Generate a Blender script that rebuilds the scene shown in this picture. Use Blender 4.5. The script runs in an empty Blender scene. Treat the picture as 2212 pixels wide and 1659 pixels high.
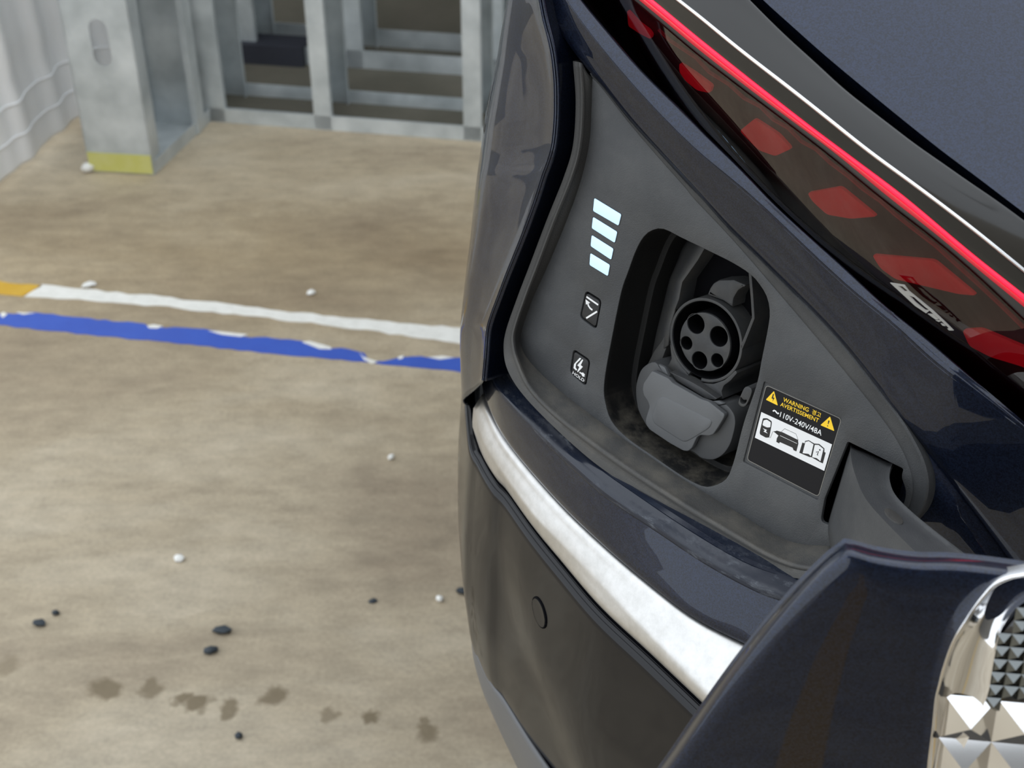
import bpy, bmesh, math, random
import numpy as np
from mathutils import Vector, Matrix
from mathutils.geometry import delaunay_2d_cdt

random.seed(7)
SC = bpy.context.scene
COL = SC.collection

# ------------------------------------------------------------------ camera
FPX, W_PX, H_PX = 3000.0, 2212.0, 1659.0
PITCH, CAM_H = math.radians(35.0), 1.35
CAM = np.array([0.0, 0.0, CAM_H])
CR = np.array([1.0, 0, 0])
CD = np.array([0, -math.sin(PITCH), -math.cos(PITCH)])
CF = np.array([0, math.cos(PITCH), -math.sin(PITCH)])
cam_data = bpy.data.cameras.new('camera')
cam = bpy.data.objects.new('camera', cam_data)
COL.objects.link(cam)
cam.location = CAM
cam.rotation_euler = (math.pi / 2 - PITCH, 0, 0)
cam_data.sensor_width = 36.0
cam_data.lens = FPX / W_PX * 36.0
cam_data.clip_start = 0.02
cam_data.dof.use_dof = True
cam_data.dof.focus_distance = 0.69
cam_data.dof.aperture_fstop = 17.0
SC.camera = cam

# ------------------------------------------------------------------ sky and exposure
world = bpy.data.worlds.new('overcast_sky')
SC.world = world
world.use_nodes = True
wn, wl = world.node_tree.nodes, world.node_tree.links
wn.clear()
w_out = wn.new('ShaderNodeOutputWorld')
w_bg = wn.new('ShaderNodeBackground')
w_tc = wn.new('ShaderNodeTexCoord')
w_sep = wn.new('ShaderNodeSeparateXYZ')
w_map = wn.new('ShaderNodeMapRange')          # overcast sky: brighter overhead than at the horizon
w_map.inputs['From Min'].default_value = 0.0
w_map.inputs['From Max'].default_value = 1.0
w_map.inputs['To Min'].default_value = 0.85
w_map.inputs['To Max'].default_value = 1.0
w_bg.inputs['Color'].default_value = (0.88, 0.94, 1.0, 1)
wl.new(w_tc.outputs['Generated'], w_sep.inputs[0])
wl.new(w_sep.outputs['Z'], w_map.inputs['Value'])
w_mul = wn.new('ShaderNodeMath'); w_mul.operation = 'MULTIPLY'; w_mul.inputs[1].default_value = 2.0
wl.new(w_map.outputs[0], w_mul.inputs[0])
wl.new(w_mul.outputs[0], w_bg.inputs['Strength'])
wl.new(w_bg.outputs[0], w_out.inputs[0])
SC.view_settings.view_transform = 'Standard'
SC.view_settings.look = 'None'
SC.view_settings.gamma = 1.0
SC.view_settings.use_curve_mapping = False
SC.view_settings.exposure = 0.0
SC.cycles.max_bounces = 8
SC.cycles.transparent_max_bounces = 12

# ------------------------------------------------------------------ measuring helpers
def ray(x, y):
    return (x - W_PX / 2) / FPX * CR + (y - H_PX / 2) / FPX * CD + CF
def on_plane(x, y, p0, n):
    r = ray(x, y)
    return CAM + r * (((p0 - CAM) @ n) / (r @ n))
def on_z(x, y, z):
    r = ray(x, y)
    return CAM + r * ((z - CAM[2]) / r[2])
def on_y(x, y, yy):
    r = ray(x, y)
    return CAM + r * ((yy - CAM[1]) / r[1])
def at_depth(x, y, d):
    return CAM + ray(x, y) * d
# plane of the charge port panel (U to the near right, V down, N out of the car), millimetres
PO = CAM + 0.70 * ray(1530, 737)
PU = np.array([0.73349756, -0.67966978, -0.00550551])
PV = np.array([-0.15900487, -0.16371107, -0.97360985])
PN = np.array([-0.66083188, -0.71501586, 0.22815247])
def P3(u, v, w=0.0):
    return PO + (PU * u + PV * v + PN * w) * 0.001
def pp(x, y, w=0.0):
    return on_plane(x, y, PO + PN * w * 0.001, PN)
def uv(x, y, w=0.0):
    d = (pp(x, y, w) - PO) * 1000
    return (float(d @ PU), float(d @ PV))
def uvs(pts, w=0.0):
    return [uv(x, y, w) for x, y in pts]

def spl(pts, n, closed=False):
    """Catmull-Rom through the points, resampled evenly."""
    P = [np.array(p, float) for p in pts]
    k = len(P)
    out = []
    segs = k if closed else k - 1
    S = 14
    for i in range(segs):
        if closed:
            a, b, c, d = P[(i - 1) % k], P[i], P[(i + 1) % k], P[(i + 2) % k]
        else:
            b, c = P[i], P[i + 1]
            a = P[i - 1] if i > 0 else 2 * b - c
            d = P[i + 2] if i + 2 < k else 2 * c - b
        for j in range(S):
            t = j / S
            out.append(0.5 * (2 * b + (c - a) * t + (2 * a - 5 * b + 4 * c - d) * t * t + (3 * b - a - 3 * c + d) * t ** 3))
    out.append(P[0] if closed else P[-1])
    out = np.array(out)
    L = np.concatenate([[0], np.cumsum(np.linalg.norm(np.diff(out, axis=0), axis=1))])
    m = n + 1 if closed else n
    s = np.linspace(0, L[-1], m)
    res = np.stack([np.interp(s, L, out[:, j]) for j in range(out.shape[1])], 1)
    return res[:-1] if closed else res
def spl_idx(pts, sub):
    """Catmull-Rom with a fixed count between control points (keeps rows paired)."""
    P = [np.array(p, float) for p in pts]
    k = len(P); out = []
    for i in range(k - 1):
        b, c = P[i], P[i + 1]
        a = P[i - 1] if i > 0 else 2 * b - c
        d = P[i + 2] if i + 2 < k else 2 * c - b
        for j in range(sub):
            t = j / sub
            out.append(0.5 * (2 * b + (c - a) * t + (2 * a - 5 * b + 4 * c - d) * t * t + (3 * b - a - 3 * c + d) * t ** 3))
    out.append(P[-1])
    return out
def round_poly(pts, r, seg=5):
    """Rounded corners; r is one number or one per corner."""
    P = [np.array(p, float) for p in pts]
    k = len(P); out = []
    for i in range(k):
        a, b, c = P[i - 1], P[i], P[(i + 1) % k]
        ri = r[i] if isinstance(r, (list, tuple)) else r
        d1, d2 = a - b, c - b
        l1, l2 = np.linalg.norm(d1), np.linalg.norm(d2)
        t = min(ri, l1 * .48, l2 * .48)
        if t <= 1e-6:
            out.append(b); continue
        p, q = b + d1 / l1 * t, b + d2 / l2 * t
        for j in range(seg + 1):
            s = j / seg
            out.append((1 - s) ** 2 * p + 2 * s * (1 - s) * b + s * s * q)
    return [tuple(o) for o in out]
def band(pts, width):
    """Closed outline of a polyline drawn with a width."""
    P = [np.array(p, float) for p in pts]
    L, Rr = [], []
    for i, p in enumerate(P):
        a = P[max(i - 1, 0)]; c = P[min(i + 1, len(P) - 1)]
        d = c - a; d /= np.linalg.norm(d)
        nn = np.array([-d[1], d[0]])
        L.append(tuple(p + nn * width / 2)); Rr.append(tuple(p - nn * width / 2))
    return L + Rr[::-1]
def circle(c, r, n=32, a0=0.0, a1=2 * math.pi):
    return [(c[0] + r * math.cos(a0 + (a1 - a0) * i / n), c[1] + r * math.sin(a0 + (a1 - a0) * i / n)) for i in range(n)]

# ------------------------------------------------------------------ materials
def new_mat(name):
    m = bpy.data.materials.new(name)
    m.use_nodes = True
    nt = m.node_tree
    b = nt.nodes['Principled BSDF']
    return m, nt.nodes, nt.links, b
def simple(name, col, rough=0.5, metal=0.0, coat=0.0, bump=0.0, bscale=400.0, spec=0.5, coat_rough=0.03, dust=None, dscale=30.0, settle=False):
    m, N, L, b = new_mat(name)
    b.inputs['Base Color'].default_value = (*col, 1)
    b.inputs['Roughness'].default_value = rough
    b.inputs['Metallic'].default_value = metal
    b.inputs['Coat Weight'].default_value = coat
    b.inputs['Coat Roughness'].default_value = coat_rough
    b.inputs['Specular IOR Level'].default_value = spec
    tc = N.new('ShaderNodeTexCoord')
    if bump:
        nz = N.new('ShaderNodeTexNoise'); nz.inputs['Scale'].default_value = bscale; nz.inputs['Detail'].default_value = 3
        bp = N.new('ShaderNodeBump'); bp.inputs['Strength'].default_value = bump; bp.inputs['Distance'].default_value = 0.0006
        L.new(tc.outputs['Object'], nz.inputs['Vector']); L.new(nz.outputs['Fac'], bp.inputs['Height'])
        L.new(bp.outputs[0], b.inputs['Normal'])
    if dust:
        nz2 = N.new('ShaderNodeTexNoise'); nz2.inputs['Scale'].default_value = dscale; nz2.inputs['Detail'].default_value = 8; nz2.inputs['Roughness'].default_value = .7
        rp = N.new('ShaderNodeValToRGB'); rp.color_ramp.elements[0].position = .42; rp.color_ramp.elements[1].position = .78
        mx = N.new('ShaderNodeMixRGB'); mx.inputs[1].default_value = (*col, 1); mx.inputs[2].default_value = (*dust, 1)
        L.new(tc.outputs['Object'], nz2.inputs['Vector']); L.new(nz2.outputs['Fac'], rp.inputs[0]); L.new(mx.outputs[0], b.inputs['Base Color'])
        if settle:                                   # dust lies where the surface faces up
            ge = N.new('ShaderNodeNewGeometry'); sx = N.new('ShaderNodeSeparateXYZ'); mr = N.new('ShaderNodeMapRange'); mu = N.new('ShaderNodeMath'); mu.operation = 'MULTIPLY'
            mr.inputs['From Min'].default_value = .25; mr.inputs['From Max'].default_value = .75
            L.new(ge.outputs['True Normal'], sx.inputs[0]); L.new(sx.outputs['Z'], mr.inputs['Value'])
            L.new(rp.outputs[0], mu.inputs[0]); L.new(mr.outputs[0], mu.inputs[1]); L.new(mu.outputs[0], mx.inputs[0])
        else: L.new(rp.outputs[0], mx.inputs[0])
    return m
def scuffed(name):
    m, N, L, b = new_mat(name)
    tc = N.new('ShaderNodeTexCoord')
    mp_ = N.new('ShaderNodeMapping'); mp_.inputs['Scale'].default_value = (1, 1, 5)
    L.new(tc.outputs['Object'], mp_.inputs['Vector'])
    def nz(sc, lo_, hi_, rg=.75):
        n_ = N.new('ShaderNodeTexNoise'); n_.inputs['Scale'].default_value = sc; n_.inputs['Detail'].default_value = 9; n_.inputs['Roughness'].default_value = rg
        r_ = N.new('ShaderNodeValToRGB'); r_.color_ramp.elements[0].position = lo_; r_.color_ramp.elements[1].position = hi_
        L.new(mp_.outputs[0], n_.inputs['Vector']); L.new(n_.outputs['Fac'], r_.inputs[0]); return r_.outputs[0]
    a = nz(70, .52, .72); c = nz(14, .45, .65)
    mu = N.new('ShaderNodeMath'); mu.operation = 'MULTIPLY'; L.new(a, mu.inputs[0]); L.new(c, mu.inputs[1])
    mx = N.new('ShaderNodeMixRGB'); mx.inputs[1].default_value = (0.010, 0.014, 0.026, 1); mx.inputs[2].default_value = (0.20, 0.22, 0.25, 1)
    L.new(mu.outputs[0], mx.inputs[0]); L.new(mx.outputs[0], b.inputs['Base Color'])
    rr = N.new('ShaderNodeMapRange'); rr.inputs['To Min'].default_value = .14; rr.inputs['To Max'].default_value = .7
    L.new(c, rr.inputs['Value']); L.new(rr.outputs[0], b.inputs['Roughness'])
    return m
def emit(name, col, strength, rough=.3):
    m, N, L, b = new_mat(name)
    b.inputs['Base Color'].default_value = (*col, 1)
    b.inputs['Roughness'].default_value = rough
    b.inputs['Emission Color'].default_value = (*col, 1)
    b.inputs['Emission Strength'].default_value = strength
    return m
def paint(name, col, flake):
    m, N, L, b = new_mat(name)
    tc = N.new('ShaderNodeTexCoord')
    vz = N.new('ShaderNodeTexVoronoi'); vz.inputs['Scale'].default_value = 1700
    hs = N.new('ShaderNodeMixRGB'); hs.inputs[1].default_value = (*col, 1); hs.inputs[2].default_value = (*flake, 1)
    sep = N.new('ShaderNodeSeparateColor')
    L.new(tc.outputs['Object'], vz.inputs['Vector']); L.new(vz.outputs['Color'], sep.inputs[0]); L.new(sep.outputs[0], hs.inputs[0])
    L.new(hs.outputs[0], b.inputs['Base Color'])
    b.inputs['Metallic'].default_value = 0.75
    b.inputs['Roughness'].default_value = 0.42
    b.inputs['Coat Weight'].default_value = 0.8
    b.inputs['Coat Roughness'].default_value = 0.02
    return m
M = {}
M['navy'] = paint('navy_metallic_paint', (0.003, 0.0055, 0.015), (0.010, 0.018, 0.046))
M['concrete_dark'] = simple('grey_concrete', (0.20, 0.195, 0.185), .8, bump=.3, bscale=30, dust=(0.26, 0.25, 0.235), dscale=3)
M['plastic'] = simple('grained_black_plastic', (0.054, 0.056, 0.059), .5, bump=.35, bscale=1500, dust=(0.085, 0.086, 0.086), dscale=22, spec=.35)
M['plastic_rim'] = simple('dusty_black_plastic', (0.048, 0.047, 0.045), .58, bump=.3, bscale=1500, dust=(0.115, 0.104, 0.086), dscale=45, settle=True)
M['plastic_shaded'] = simple('shaded_recess_plastic', (0.010, 0.010, 0.010), .55, bump=.3, bscale=1500, dust=(0.10, 0.09, 0.072), dscale=60, settle=True, spec=.2)  # darker copy of the panel plastic: recess shade put into the colour
M['black_paint'] = simple('near_black_gloss_paint', (0.003, 0.0032, 0.005), .35, coat=.55, spec=.08)
M['navy_scuffed'] = scuffed('scuffed_navy_paint')
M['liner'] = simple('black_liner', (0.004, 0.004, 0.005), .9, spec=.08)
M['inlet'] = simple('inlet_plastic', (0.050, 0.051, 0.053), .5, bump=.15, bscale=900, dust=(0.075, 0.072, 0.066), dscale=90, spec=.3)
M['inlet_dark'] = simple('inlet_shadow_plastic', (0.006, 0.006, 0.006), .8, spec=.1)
M['cap'] = simple('grey_rubber_cap', (0.105, 0.108, 0.112), .55, bump=.12, bscale=700)
M['cap_base'] = simple('dark_rubber', (0.062, 0.063, 0.065), .55, bump=.1, bscale=700)
M['gloss'] = simple('gloss_black', (0.008, 0.008, 0.009), .06, coat=.5, spec=.6)
M['button'] = simple('button_black', (0.026, 0.026, 0.027), .4, spec=.3)
M['white'] = simple('white_print', (0.85, 0.85, 0.85), .45)
M['black_print'] = simple('black_print', (0.012, 0.012, 0.013), .4)
M['yellow'] = simple('yellow_print', (1.0, 0.64, 0.02), .45)
M['sticker'] = simple('black_vinyl', (0.010, 0.010, 0.012), .35, spec=.2)
M['sticker_edge'] = simple('clear_vinyl_edge', (0.22, 0.21, 0.19), .35)
M['chrome_satin'] = simple('satin_chrome', (0.66, 0.65, 0.635), .42, metal=1.0, dust=(0.52, 0.51, 0.49), dscale=110, bump=.05, bscale=260)
M['chrome'] = simple('bright_chrome', (0.86, 0.86, 0.87), .07, metal=1.0)
M['chrome_dark'] = simple('smoked_chrome', (0.16, 0.17, 0.17), .12, metal=1.0)
M['led_white'] = emit('indicator_light', (0.50, 0.73, 0.97), 0.56)
M['led_red'] = emit('red_light_guide', (1.0, 0.018, 0.06), 1.05)
M['led_dim'] = emit('dim_red_light_guide', (0.62, 0.03, 0.045), .35)
M['reflector'] = emit('red_reflector', (0.50, 0.006, 0.018), .28)
M['lamp_in'] = simple('lamp_interior', (0.045, 0.006, 0.008), .5)
M['trim_grey'] = simple('satin_grey_trim', (0.055, 0.052, 0.052), .3)
M['trim_black'] = simple('satin_black_trim', (0.020, 0.0195, 0.019), .16)
M['etched'] = simple('etched_lettering', (0.42, 0.41, 0.39), .4)
M['bumper_grey'] = simple('grey_bumper_plastic', (0.12, 0.122, 0.128), .42)
# tinted lens: a thin pane, part see-through, part mirror
m = bpy.data.materials.new('smoked_red_lens'); m.use_nodes = True
N, L = m.node_tree.nodes, m.node_tree.links
N.clear()
o = N.new('ShaderNodeOutputMaterial'); tr = N.new('ShaderNodeBsdfTransparent'); gl = N.new('ShaderNodeBsdfGlossy')
fr = N.new('ShaderNodeFresnel'); mx = N.new('ShaderNodeMixShader')
tr.inputs[0].default_value = (0.62, 0.42, 0.42, 1); gl.inputs['Roughness'].default_value = 0.02; gl.inputs['Color'].default_value = (1, 1, 1, 1)
fr.inputs['IOR'].default_value = 1.55
L.new(fr.outputs[0], mx.inputs[0]); L.new(tr.outputs[0], mx.inputs[1]); L.new(gl.outputs[0], mx.inputs[2]); L.new(mx.outputs[0], o.inputs[0])
M['lens'] = m
# galvanised steel
m, N, L, b = new_mat('galvanised_steel')
tc = N.new('ShaderNodeTexCoord'); nz = N.new('ShaderNodeTexNoise'); nz.inputs['Scale'].default_value = 14; nz.inputs['Detail'].default_value = 5
rp = N.new('ShaderNodeValToRGB')
rp.color_ramp.elements[0].color = (0.48, 0.52, 0.53, 1); rp.color_ramp.elements[0].position = .3
rp.color_ramp.elements[1].color = (0.72, 0.76, 0.77, 1); rp.color_ramp.elements[1].position = .7
L.new(tc.outputs['Object'], nz.inputs['Vector']); L.new(nz.outputs['Fac'], rp.inputs[0]); L.new(rp.outputs[0], b.inputs['Base Color'])
b.inputs['Metallic'].default_value = .4; b.inputs['Roughness'].default_value = .42
M['steel'] = m
M['steel_yellow'] = simple('yellow_green_paint', (0.60, 0.58, 0.16), .5, dust=(0.66, 0.64, 0.26), dscale=30)
M['debris_dark'] = simple('dark_chip', (0.03, 0.04, 0.05), .6)
M['debris_white'] = simple('white_crumb', (0.85, 0.84, 0.80), .6)
M['cloth'] = simple('white_tarpaulin', (0.90, 0.90, 0.90), .55, bump=.1, bscale=200)
M['line_white'] = simple('white_floor_paint', (0.84, 0.82, 0.76), .6, dust=(0.68, 0.66, 0.60), dscale=40)
M['line_blue'] = simple('blue_floor_paint', (0.045, 0.10, 0.46), .45, dust=(0.05, 0.12, 0.52), dscale=12)
M['line_yellow'] = simple('yellow_floor_paint', (0.62, 0.36, 0.03), .5, dust=(0.70, 0.44, 0.06), dscale=30)
M['beam'] = simple('dark_beam_paint', (0.03, 0.032, 0.045), .6)
# concrete floor: beige, mottled, with brown drips
m, N, L, b = new_mat('sealed_concrete')
tc = N.new('ShaderNodeTexCoord')
def noise(scale, detail, rough=.5, vec=None, dist=0.0):
    n_ = N.new('ShaderNodeTexNoise'); n_.inputs['Scale'].default_value = scale; n_.inputs['Detail'].default_value = detail
    n_.inputs['Roughness'].default_value = rough; n_.inputs['Distortion'].default_value = dist
    L.new(vec if vec else tc.outputs['Object'], n_.inputs['Vector'])
    return n_
def ramp(sock, stops):
    r = N.new('ShaderNodeValToRGB')
    while len(r.color_ramp.elements) < len(stops): r.color_ramp.elements.new(.5)
    for e, (p, c) in zip(r.color_ramp.elements, stops):
        e.position = p; e.color = (*c, 1)
    L.new(sock, r.inputs[0]); return r
def mix(fac, a, bcol, mode='MIX'):
    x = N.new('ShaderNodeMixRGB'); x.blend_type = mode
    if isinstance(fac, float): x.inputs[0].default_value = fac
    else: L.new(fac, x.inputs[0])
    for i, s in ((1, a), (2, bcol)):
        if isinstance(s, tuple): x.inputs[i].default_value = (*s, 1)
        else: L.new(s, x.inputs[i])
    return x
mp = N.new('ShaderNodeMapping'); mp.inputs['Scale'].default_value = (1.0, 2.2, 1.0)
L.new(tc.outputs['Object'], mp.inputs['Vector'])
big = noise(1.6, 6, .62, mp.outputs[0], .4)
base = ramp(big.outputs['Fac'], [(.30, (0.33, 0.265, 0.185)), (.5, (0.45, 0.375, 0.265)), (.70, (0.57, 0.495, 0.375))])
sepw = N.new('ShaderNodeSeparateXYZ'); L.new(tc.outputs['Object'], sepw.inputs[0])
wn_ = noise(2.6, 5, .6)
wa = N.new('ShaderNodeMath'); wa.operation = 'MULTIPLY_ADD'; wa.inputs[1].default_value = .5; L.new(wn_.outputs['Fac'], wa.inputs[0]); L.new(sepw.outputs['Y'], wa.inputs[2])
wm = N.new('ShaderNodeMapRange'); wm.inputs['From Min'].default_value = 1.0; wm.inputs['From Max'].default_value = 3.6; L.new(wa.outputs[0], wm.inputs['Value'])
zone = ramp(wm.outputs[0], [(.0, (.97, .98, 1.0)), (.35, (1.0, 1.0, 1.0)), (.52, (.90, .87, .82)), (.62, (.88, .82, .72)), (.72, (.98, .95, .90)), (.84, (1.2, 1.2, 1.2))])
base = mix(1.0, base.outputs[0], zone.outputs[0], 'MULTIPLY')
mid = noise(16, 6, .65, mp.outputs[0])
midr = ramp(mid.outputs['Fac'], [(.32, (.80, .79, .78)), (.62, (1.04, 1.03, 1.02))])
c1 = mix(1.0, base.outputs[0], midr.outputs[0], 'MULTIPLY')
fine = noise(160, 4, .6)
finer = ramp(fine.outputs['Fac'], [(.30, (.86, .86, .86)), (.65, (1.05, 1.05, 1.05))])
c2 = mix(1.0, c1.outputs[0], finer.outputs[0], 'MULTIPLY')
# brown drip marks in a row and two greyer smears, each with its own place on the slab
wob = noise(22, 4, .6)
wobv = N.new('ShaderNodeVectorMath'); wobv.operation = 'MULTIPLY_ADD'
wobv.inputs[1].default_value = (.055, .055, 0); wobv.inputs[2].default_value = (-.0275, -.0275, 0)
L.new(wob.outputs['Color'], wobv.inputs[0])
addv = N.new('ShaderNodeVectorMath'); addv.operation = 'ADD'
L.new(tc.outputs['Object'], addv.inputs[0]); L.new(wobv.outputs[0], addv.inputs[1])
STAINS = [((228, 1488), .024, .8), ((328, 1490), .017, .7), ((395, 1510), .015, .85), ((425, 1520), .018, .85), ((495, 1528), .019, .8), ((592, 1500), .021, .8),
          ((712, 1542), .014, .6), ((798, 1553), .015, .85), ((918, 1560), .011, .7), ((915, 1585), .019, .75), ((12, 1440), .022, .5)]
prev = c2.outputs[0]
tot = None
for (sx, sy), rad, amt in STAINS:
    q = on_z(sx, sy, 0)
    dn = N.new('ShaderNodeVectorMath'); dn.operation = 'DISTANCE'; dn.inputs[1].default_value = (q[0], q[1], 0)
    L.new(addv.outputs[0], dn.inputs[0])
    mr = N.new('ShaderNodeMapRange'); mr.inputs['From Min'].default_value = rad; mr.inputs['From Max'].default_value = rad * .55
    mr.inputs['To Min'].default_value = 0; mr.inputs['To Max'].default_value = amt
    L.new(dn.outputs['Value'], mr.inputs['Value'])
    if tot is None: tot = mr.outputs[0]
    else:
        a = N.new('ShaderNodeMath'); a.operation = 'MAXIMUM'; L.new(tot, a.inputs[0]); L.new(mr.outputs[0], a.inputs[1]); tot = a.outputs[0]
c3 = mix(tot, prev, (0.155, 0.115, 0.062))
L.new(c3.outputs[0], b.inputs['Base Color'])
b.inputs['Roughness'].default_value = .62
bp = N.new('ShaderNodeBump'); bp.inputs['Strength'].default_value = .25; bp.inputs['Distance'].default_value = .004
L.new(mid.outputs['Fac'], bp.inputs['Height']); L.new(bp.outputs[0], b.inputs['Normal'])
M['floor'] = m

# ------------------------------------------------------------------ object helpers
ORIGIN = {}
def link(name, me, mat, parent, sharp=38, label=None):
    ob = bpy.data.objects.new(name, me)
    COL.objects.link(ob)
    if mat is not None: me.materials.append(M[mat] if isinstance(mat, str) else mat)
    if parent is not None: ob.parent = parent
    for p in me.polygons: p.use_smooth = True
    me.set_sharp_from_angle(angle=math.radians(sharp))
    if label: ob['label'] = label
    return ob
def origin_of(parent):
    o = np.zeros(3); p = parent
    while p is not None:
        o += np.array(p.location); p = p.parent
    return o
def add_mesh(name, verts, faces, mat, parent=None, sharp=38, thick=0.0, face_cam=True, label=None, weld=True):
    """verts in world coordinates; skins are turned to face outwards and given a thickness inwards."""
    og = origin_of(parent) if parent else np.zeros(3)
    me = bpy.data.meshes.new(name)
    me.from_pydata([tuple(np.array(v) - og) for v in verts], [], faces)
    me.update()
    if face_cam:
        s = 0.0
        V = [np.array(v) for v in verts]
        for p in me.polygons:
            c = np.mean([V[i] for i in p.vertices], axis=0)
            s += p.area * float(np.array(p.normal) @ (CAM - c)) / np.linalg.norm(CAM - c)
        if s < 0: me.flip_normals()
    ob = link(name, me, mat, parent, sharp, label)
    if thick:
        sm = ob.modifiers.new('thickness', 'SOLIDIFY'); sm.thickness = thick; sm.offset = -1.0
    return ob
def loft(name, rows, mat, parent, sub=5, thick=0.002, sharp=38, cross='spline', label=None):
    """rows: lists of the same number of 3D points; smooth across unless cross='lin'."""
    R_ = [np.array(r) for r in rows]
    out = []
    for i in range(len(R_) - 1):
        b, c = R_[i], R_[i + 1]
        a = R_[i - 1] if i > 0 else 2 * b - c
        d = R_[i + 2] if i + 2 < len(R_) else 2 * c - b
        for j in range(sub):
            t = j / sub
            if cross == 'lin': out.append(b + (c - b) * t)
            else: out.append(0.5 * (2 * b + (c - a) * t + (2 * a - 5 * b + 4 * c - d) * t * t + (3 * b - a - 3 * c + d) * t ** 3))
    out.append(R_[-1])
    n = len(out[0]); vs = [v for r in out for v in r]; fs = []
    for i in range(len(out) - 1):
        for j in range(n - 1):
            fs.append((i * n + j, i * n + j + 1, (i + 1) * n + j + 1, (i + 1) * n + j))
    return add_mesh(name, vs, fs, mat, parent, sharp, thick, label=label)
def inside(p, poly):
    x, y = p; r = False; j = len(poly) - 1
    for i in range(len(poly)):
        xi, yi = poly[i]; xj, yj = poly[j]
        if (yi > y) != (yj > y) and x < (xj - xi) * (y - yi) / (yj - yi + 1e-12) + xi: r = not r
        j = i
    return r
def plate_data(outline, holes=(), w0=0.0, w1=-2.0, bevel=0.0, to3=P3):
    """Flat plate with holes: front at w0, back at w1, edges rounded by bevel."""
    rings = [list(outline)] + [list(h) for h in holes]
    def area(r): return sum(r[i - 1][0] * r[i][1] - r[i][0] * r[i - 1][1] for i in range(len(r)))
    for i, r in enumerate(rings):
        if (area(r) > 0) != (i == 0): r.reverse()
    def inset(r, d):
        k = len(r); o = []
        for i in range(k):
            a, b_, c = (np.array(r[i - 1]), np.array(r[i]), np.array(r[(i + 1) % k]))
            d1 = b_ - a; d2 = c - b_
            d1 = d1 / (np.linalg.norm(d1) + 1e-9); d2 = d2 / (np.linalg.norm(d2) + 1e-9)
            nn = np.array([-d1[1] - d2[1], d1[0] + d2[0]]); l = np.linalg.norm(nn)
            nn = nn / l if l > 1e-6 else np.array([-d1[1], d1[0]])
            cs = max(.5, nn @ np.array([-d1[1], d1[0]]))
            o.append(tuple(b_ + nn * d / cs))
        return o
    verts, faces = [], []
    prof = [(0, w1), (0, w0 - bevel)] + ([(bevel * .3, w0 - bevel * .3), (bevel, w0)] if bevel else [])
    if not bevel: prof = [(0, w1), (0, w0)]
    front_rings = []
    for r in rings:
        levels = [[p for p in (inset(r, d) if d else r)] for d, _ in prof]
        base = len(verts); k = len(r)
        for lv, (_, w) in zip(levels, prof):
            verts += [to3(p[0], p[1], w) for p in lv]
        for li in range(len(prof) - 1):
            for i in range(k):
                j = (i + 1) % k
                faces.append((base + li * k + i, base + li * k + j, base + (li + 1) * k + j, base + (li + 1) * k + i))
        front_rings.append((levels[-1], base + (len(prof) - 1) * k))
    pts, idx, edges = [], [], []
    for lv, b0 in front_rings:
        s = len(pts); k = len(lv)
        pts += [Vector((float(p[0]), float(p[1]))) for p in lv]; idx += [b0 + i for i in range(k)]
        edges += [(s + i, s + (i + 1) % k) for i in range(k)]
    ov, oe, of, origv, _, _ = delaunay_2d_cdt(pts, edges, [], 0, 1e-7)
    mp_ = []
    for i, v in enumerate(ov):
        if origv[i]: mp_.append(idx[origv[i][0]])
        else:
            verts.append(to3(v.x, v.y, w0)); mp_.append(len(verts) - 1)
    for f_ in of:
        c = (sum(ov[i].x for i in f_) / 3, sum(ov[i].y for i in f_) / 3)
        if inside(c, front_rings[0][0]) and not any(inside(c, h[0]) for h in front_rings[1:]):
            faces.append(tuple(mp_[i] for i in f_))
    return verts, faces
def plate(name, outline, mat, parent, holes=(), w0=0.0, w1=-2.0, bevel=0.0, to3=P3, sharp=30, label=None):
    v, f = plate_data(outline, holes, w0, w1, bevel, to3)
    ob = add_mesh(name, v, f, mat, parent, sharp, face_cam=False, label=label)
    bm = bmesh.new(); bm.from_mesh(ob.data)
    bmesh.ops.recalc_face_normals(bm, faces=bm.faces)
    bm.to_mesh(ob.data); bm.free()
    c = sum((p.normal * p.area for p in ob.data.polygons), Vector())
    wv = Vector(to3(0, 0, 1) - to3(0, 0, 0))
    if c.dot(wv) < 0: ob.data.flip_normals()
    return ob
def multi_plate(name, outlines, mat, parent, w0, w1, to3=P3, label=None):
    vs, fs = [], []
    for o_ in outlines:
        o_, h = o_ if isinstance(o_, tuple) and isinstance(o_[1], list) and isinstance(o_[0], list) else (o_, [])
        v, f = plate_data(o_, h, w0, w1, 0, to3)
        b0 = len(vs); vs += v; fs += [tuple(i + b0 for i in q) for q in f]
    ob = add_mesh(name, vs, fs, mat, parent, 30, label=label)
    bm = bmesh.new(); bm.from_mesh(ob.data); bmesh.ops.recalc_face_normals(bm, faces=bm.faces); bm.to_mesh(ob.data); bm.free()
    return ob
def empty(name, loc, label=None, cat=None, group=None):
    e = bpy.data.objects.new(name, None); COL.objects.link(e); e.location = loc
    e.empty_display_size = .05
    if label: e['label'] = label
    if cat: e['category'] = cat
    if group: e['group'] = group
    return e
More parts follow.
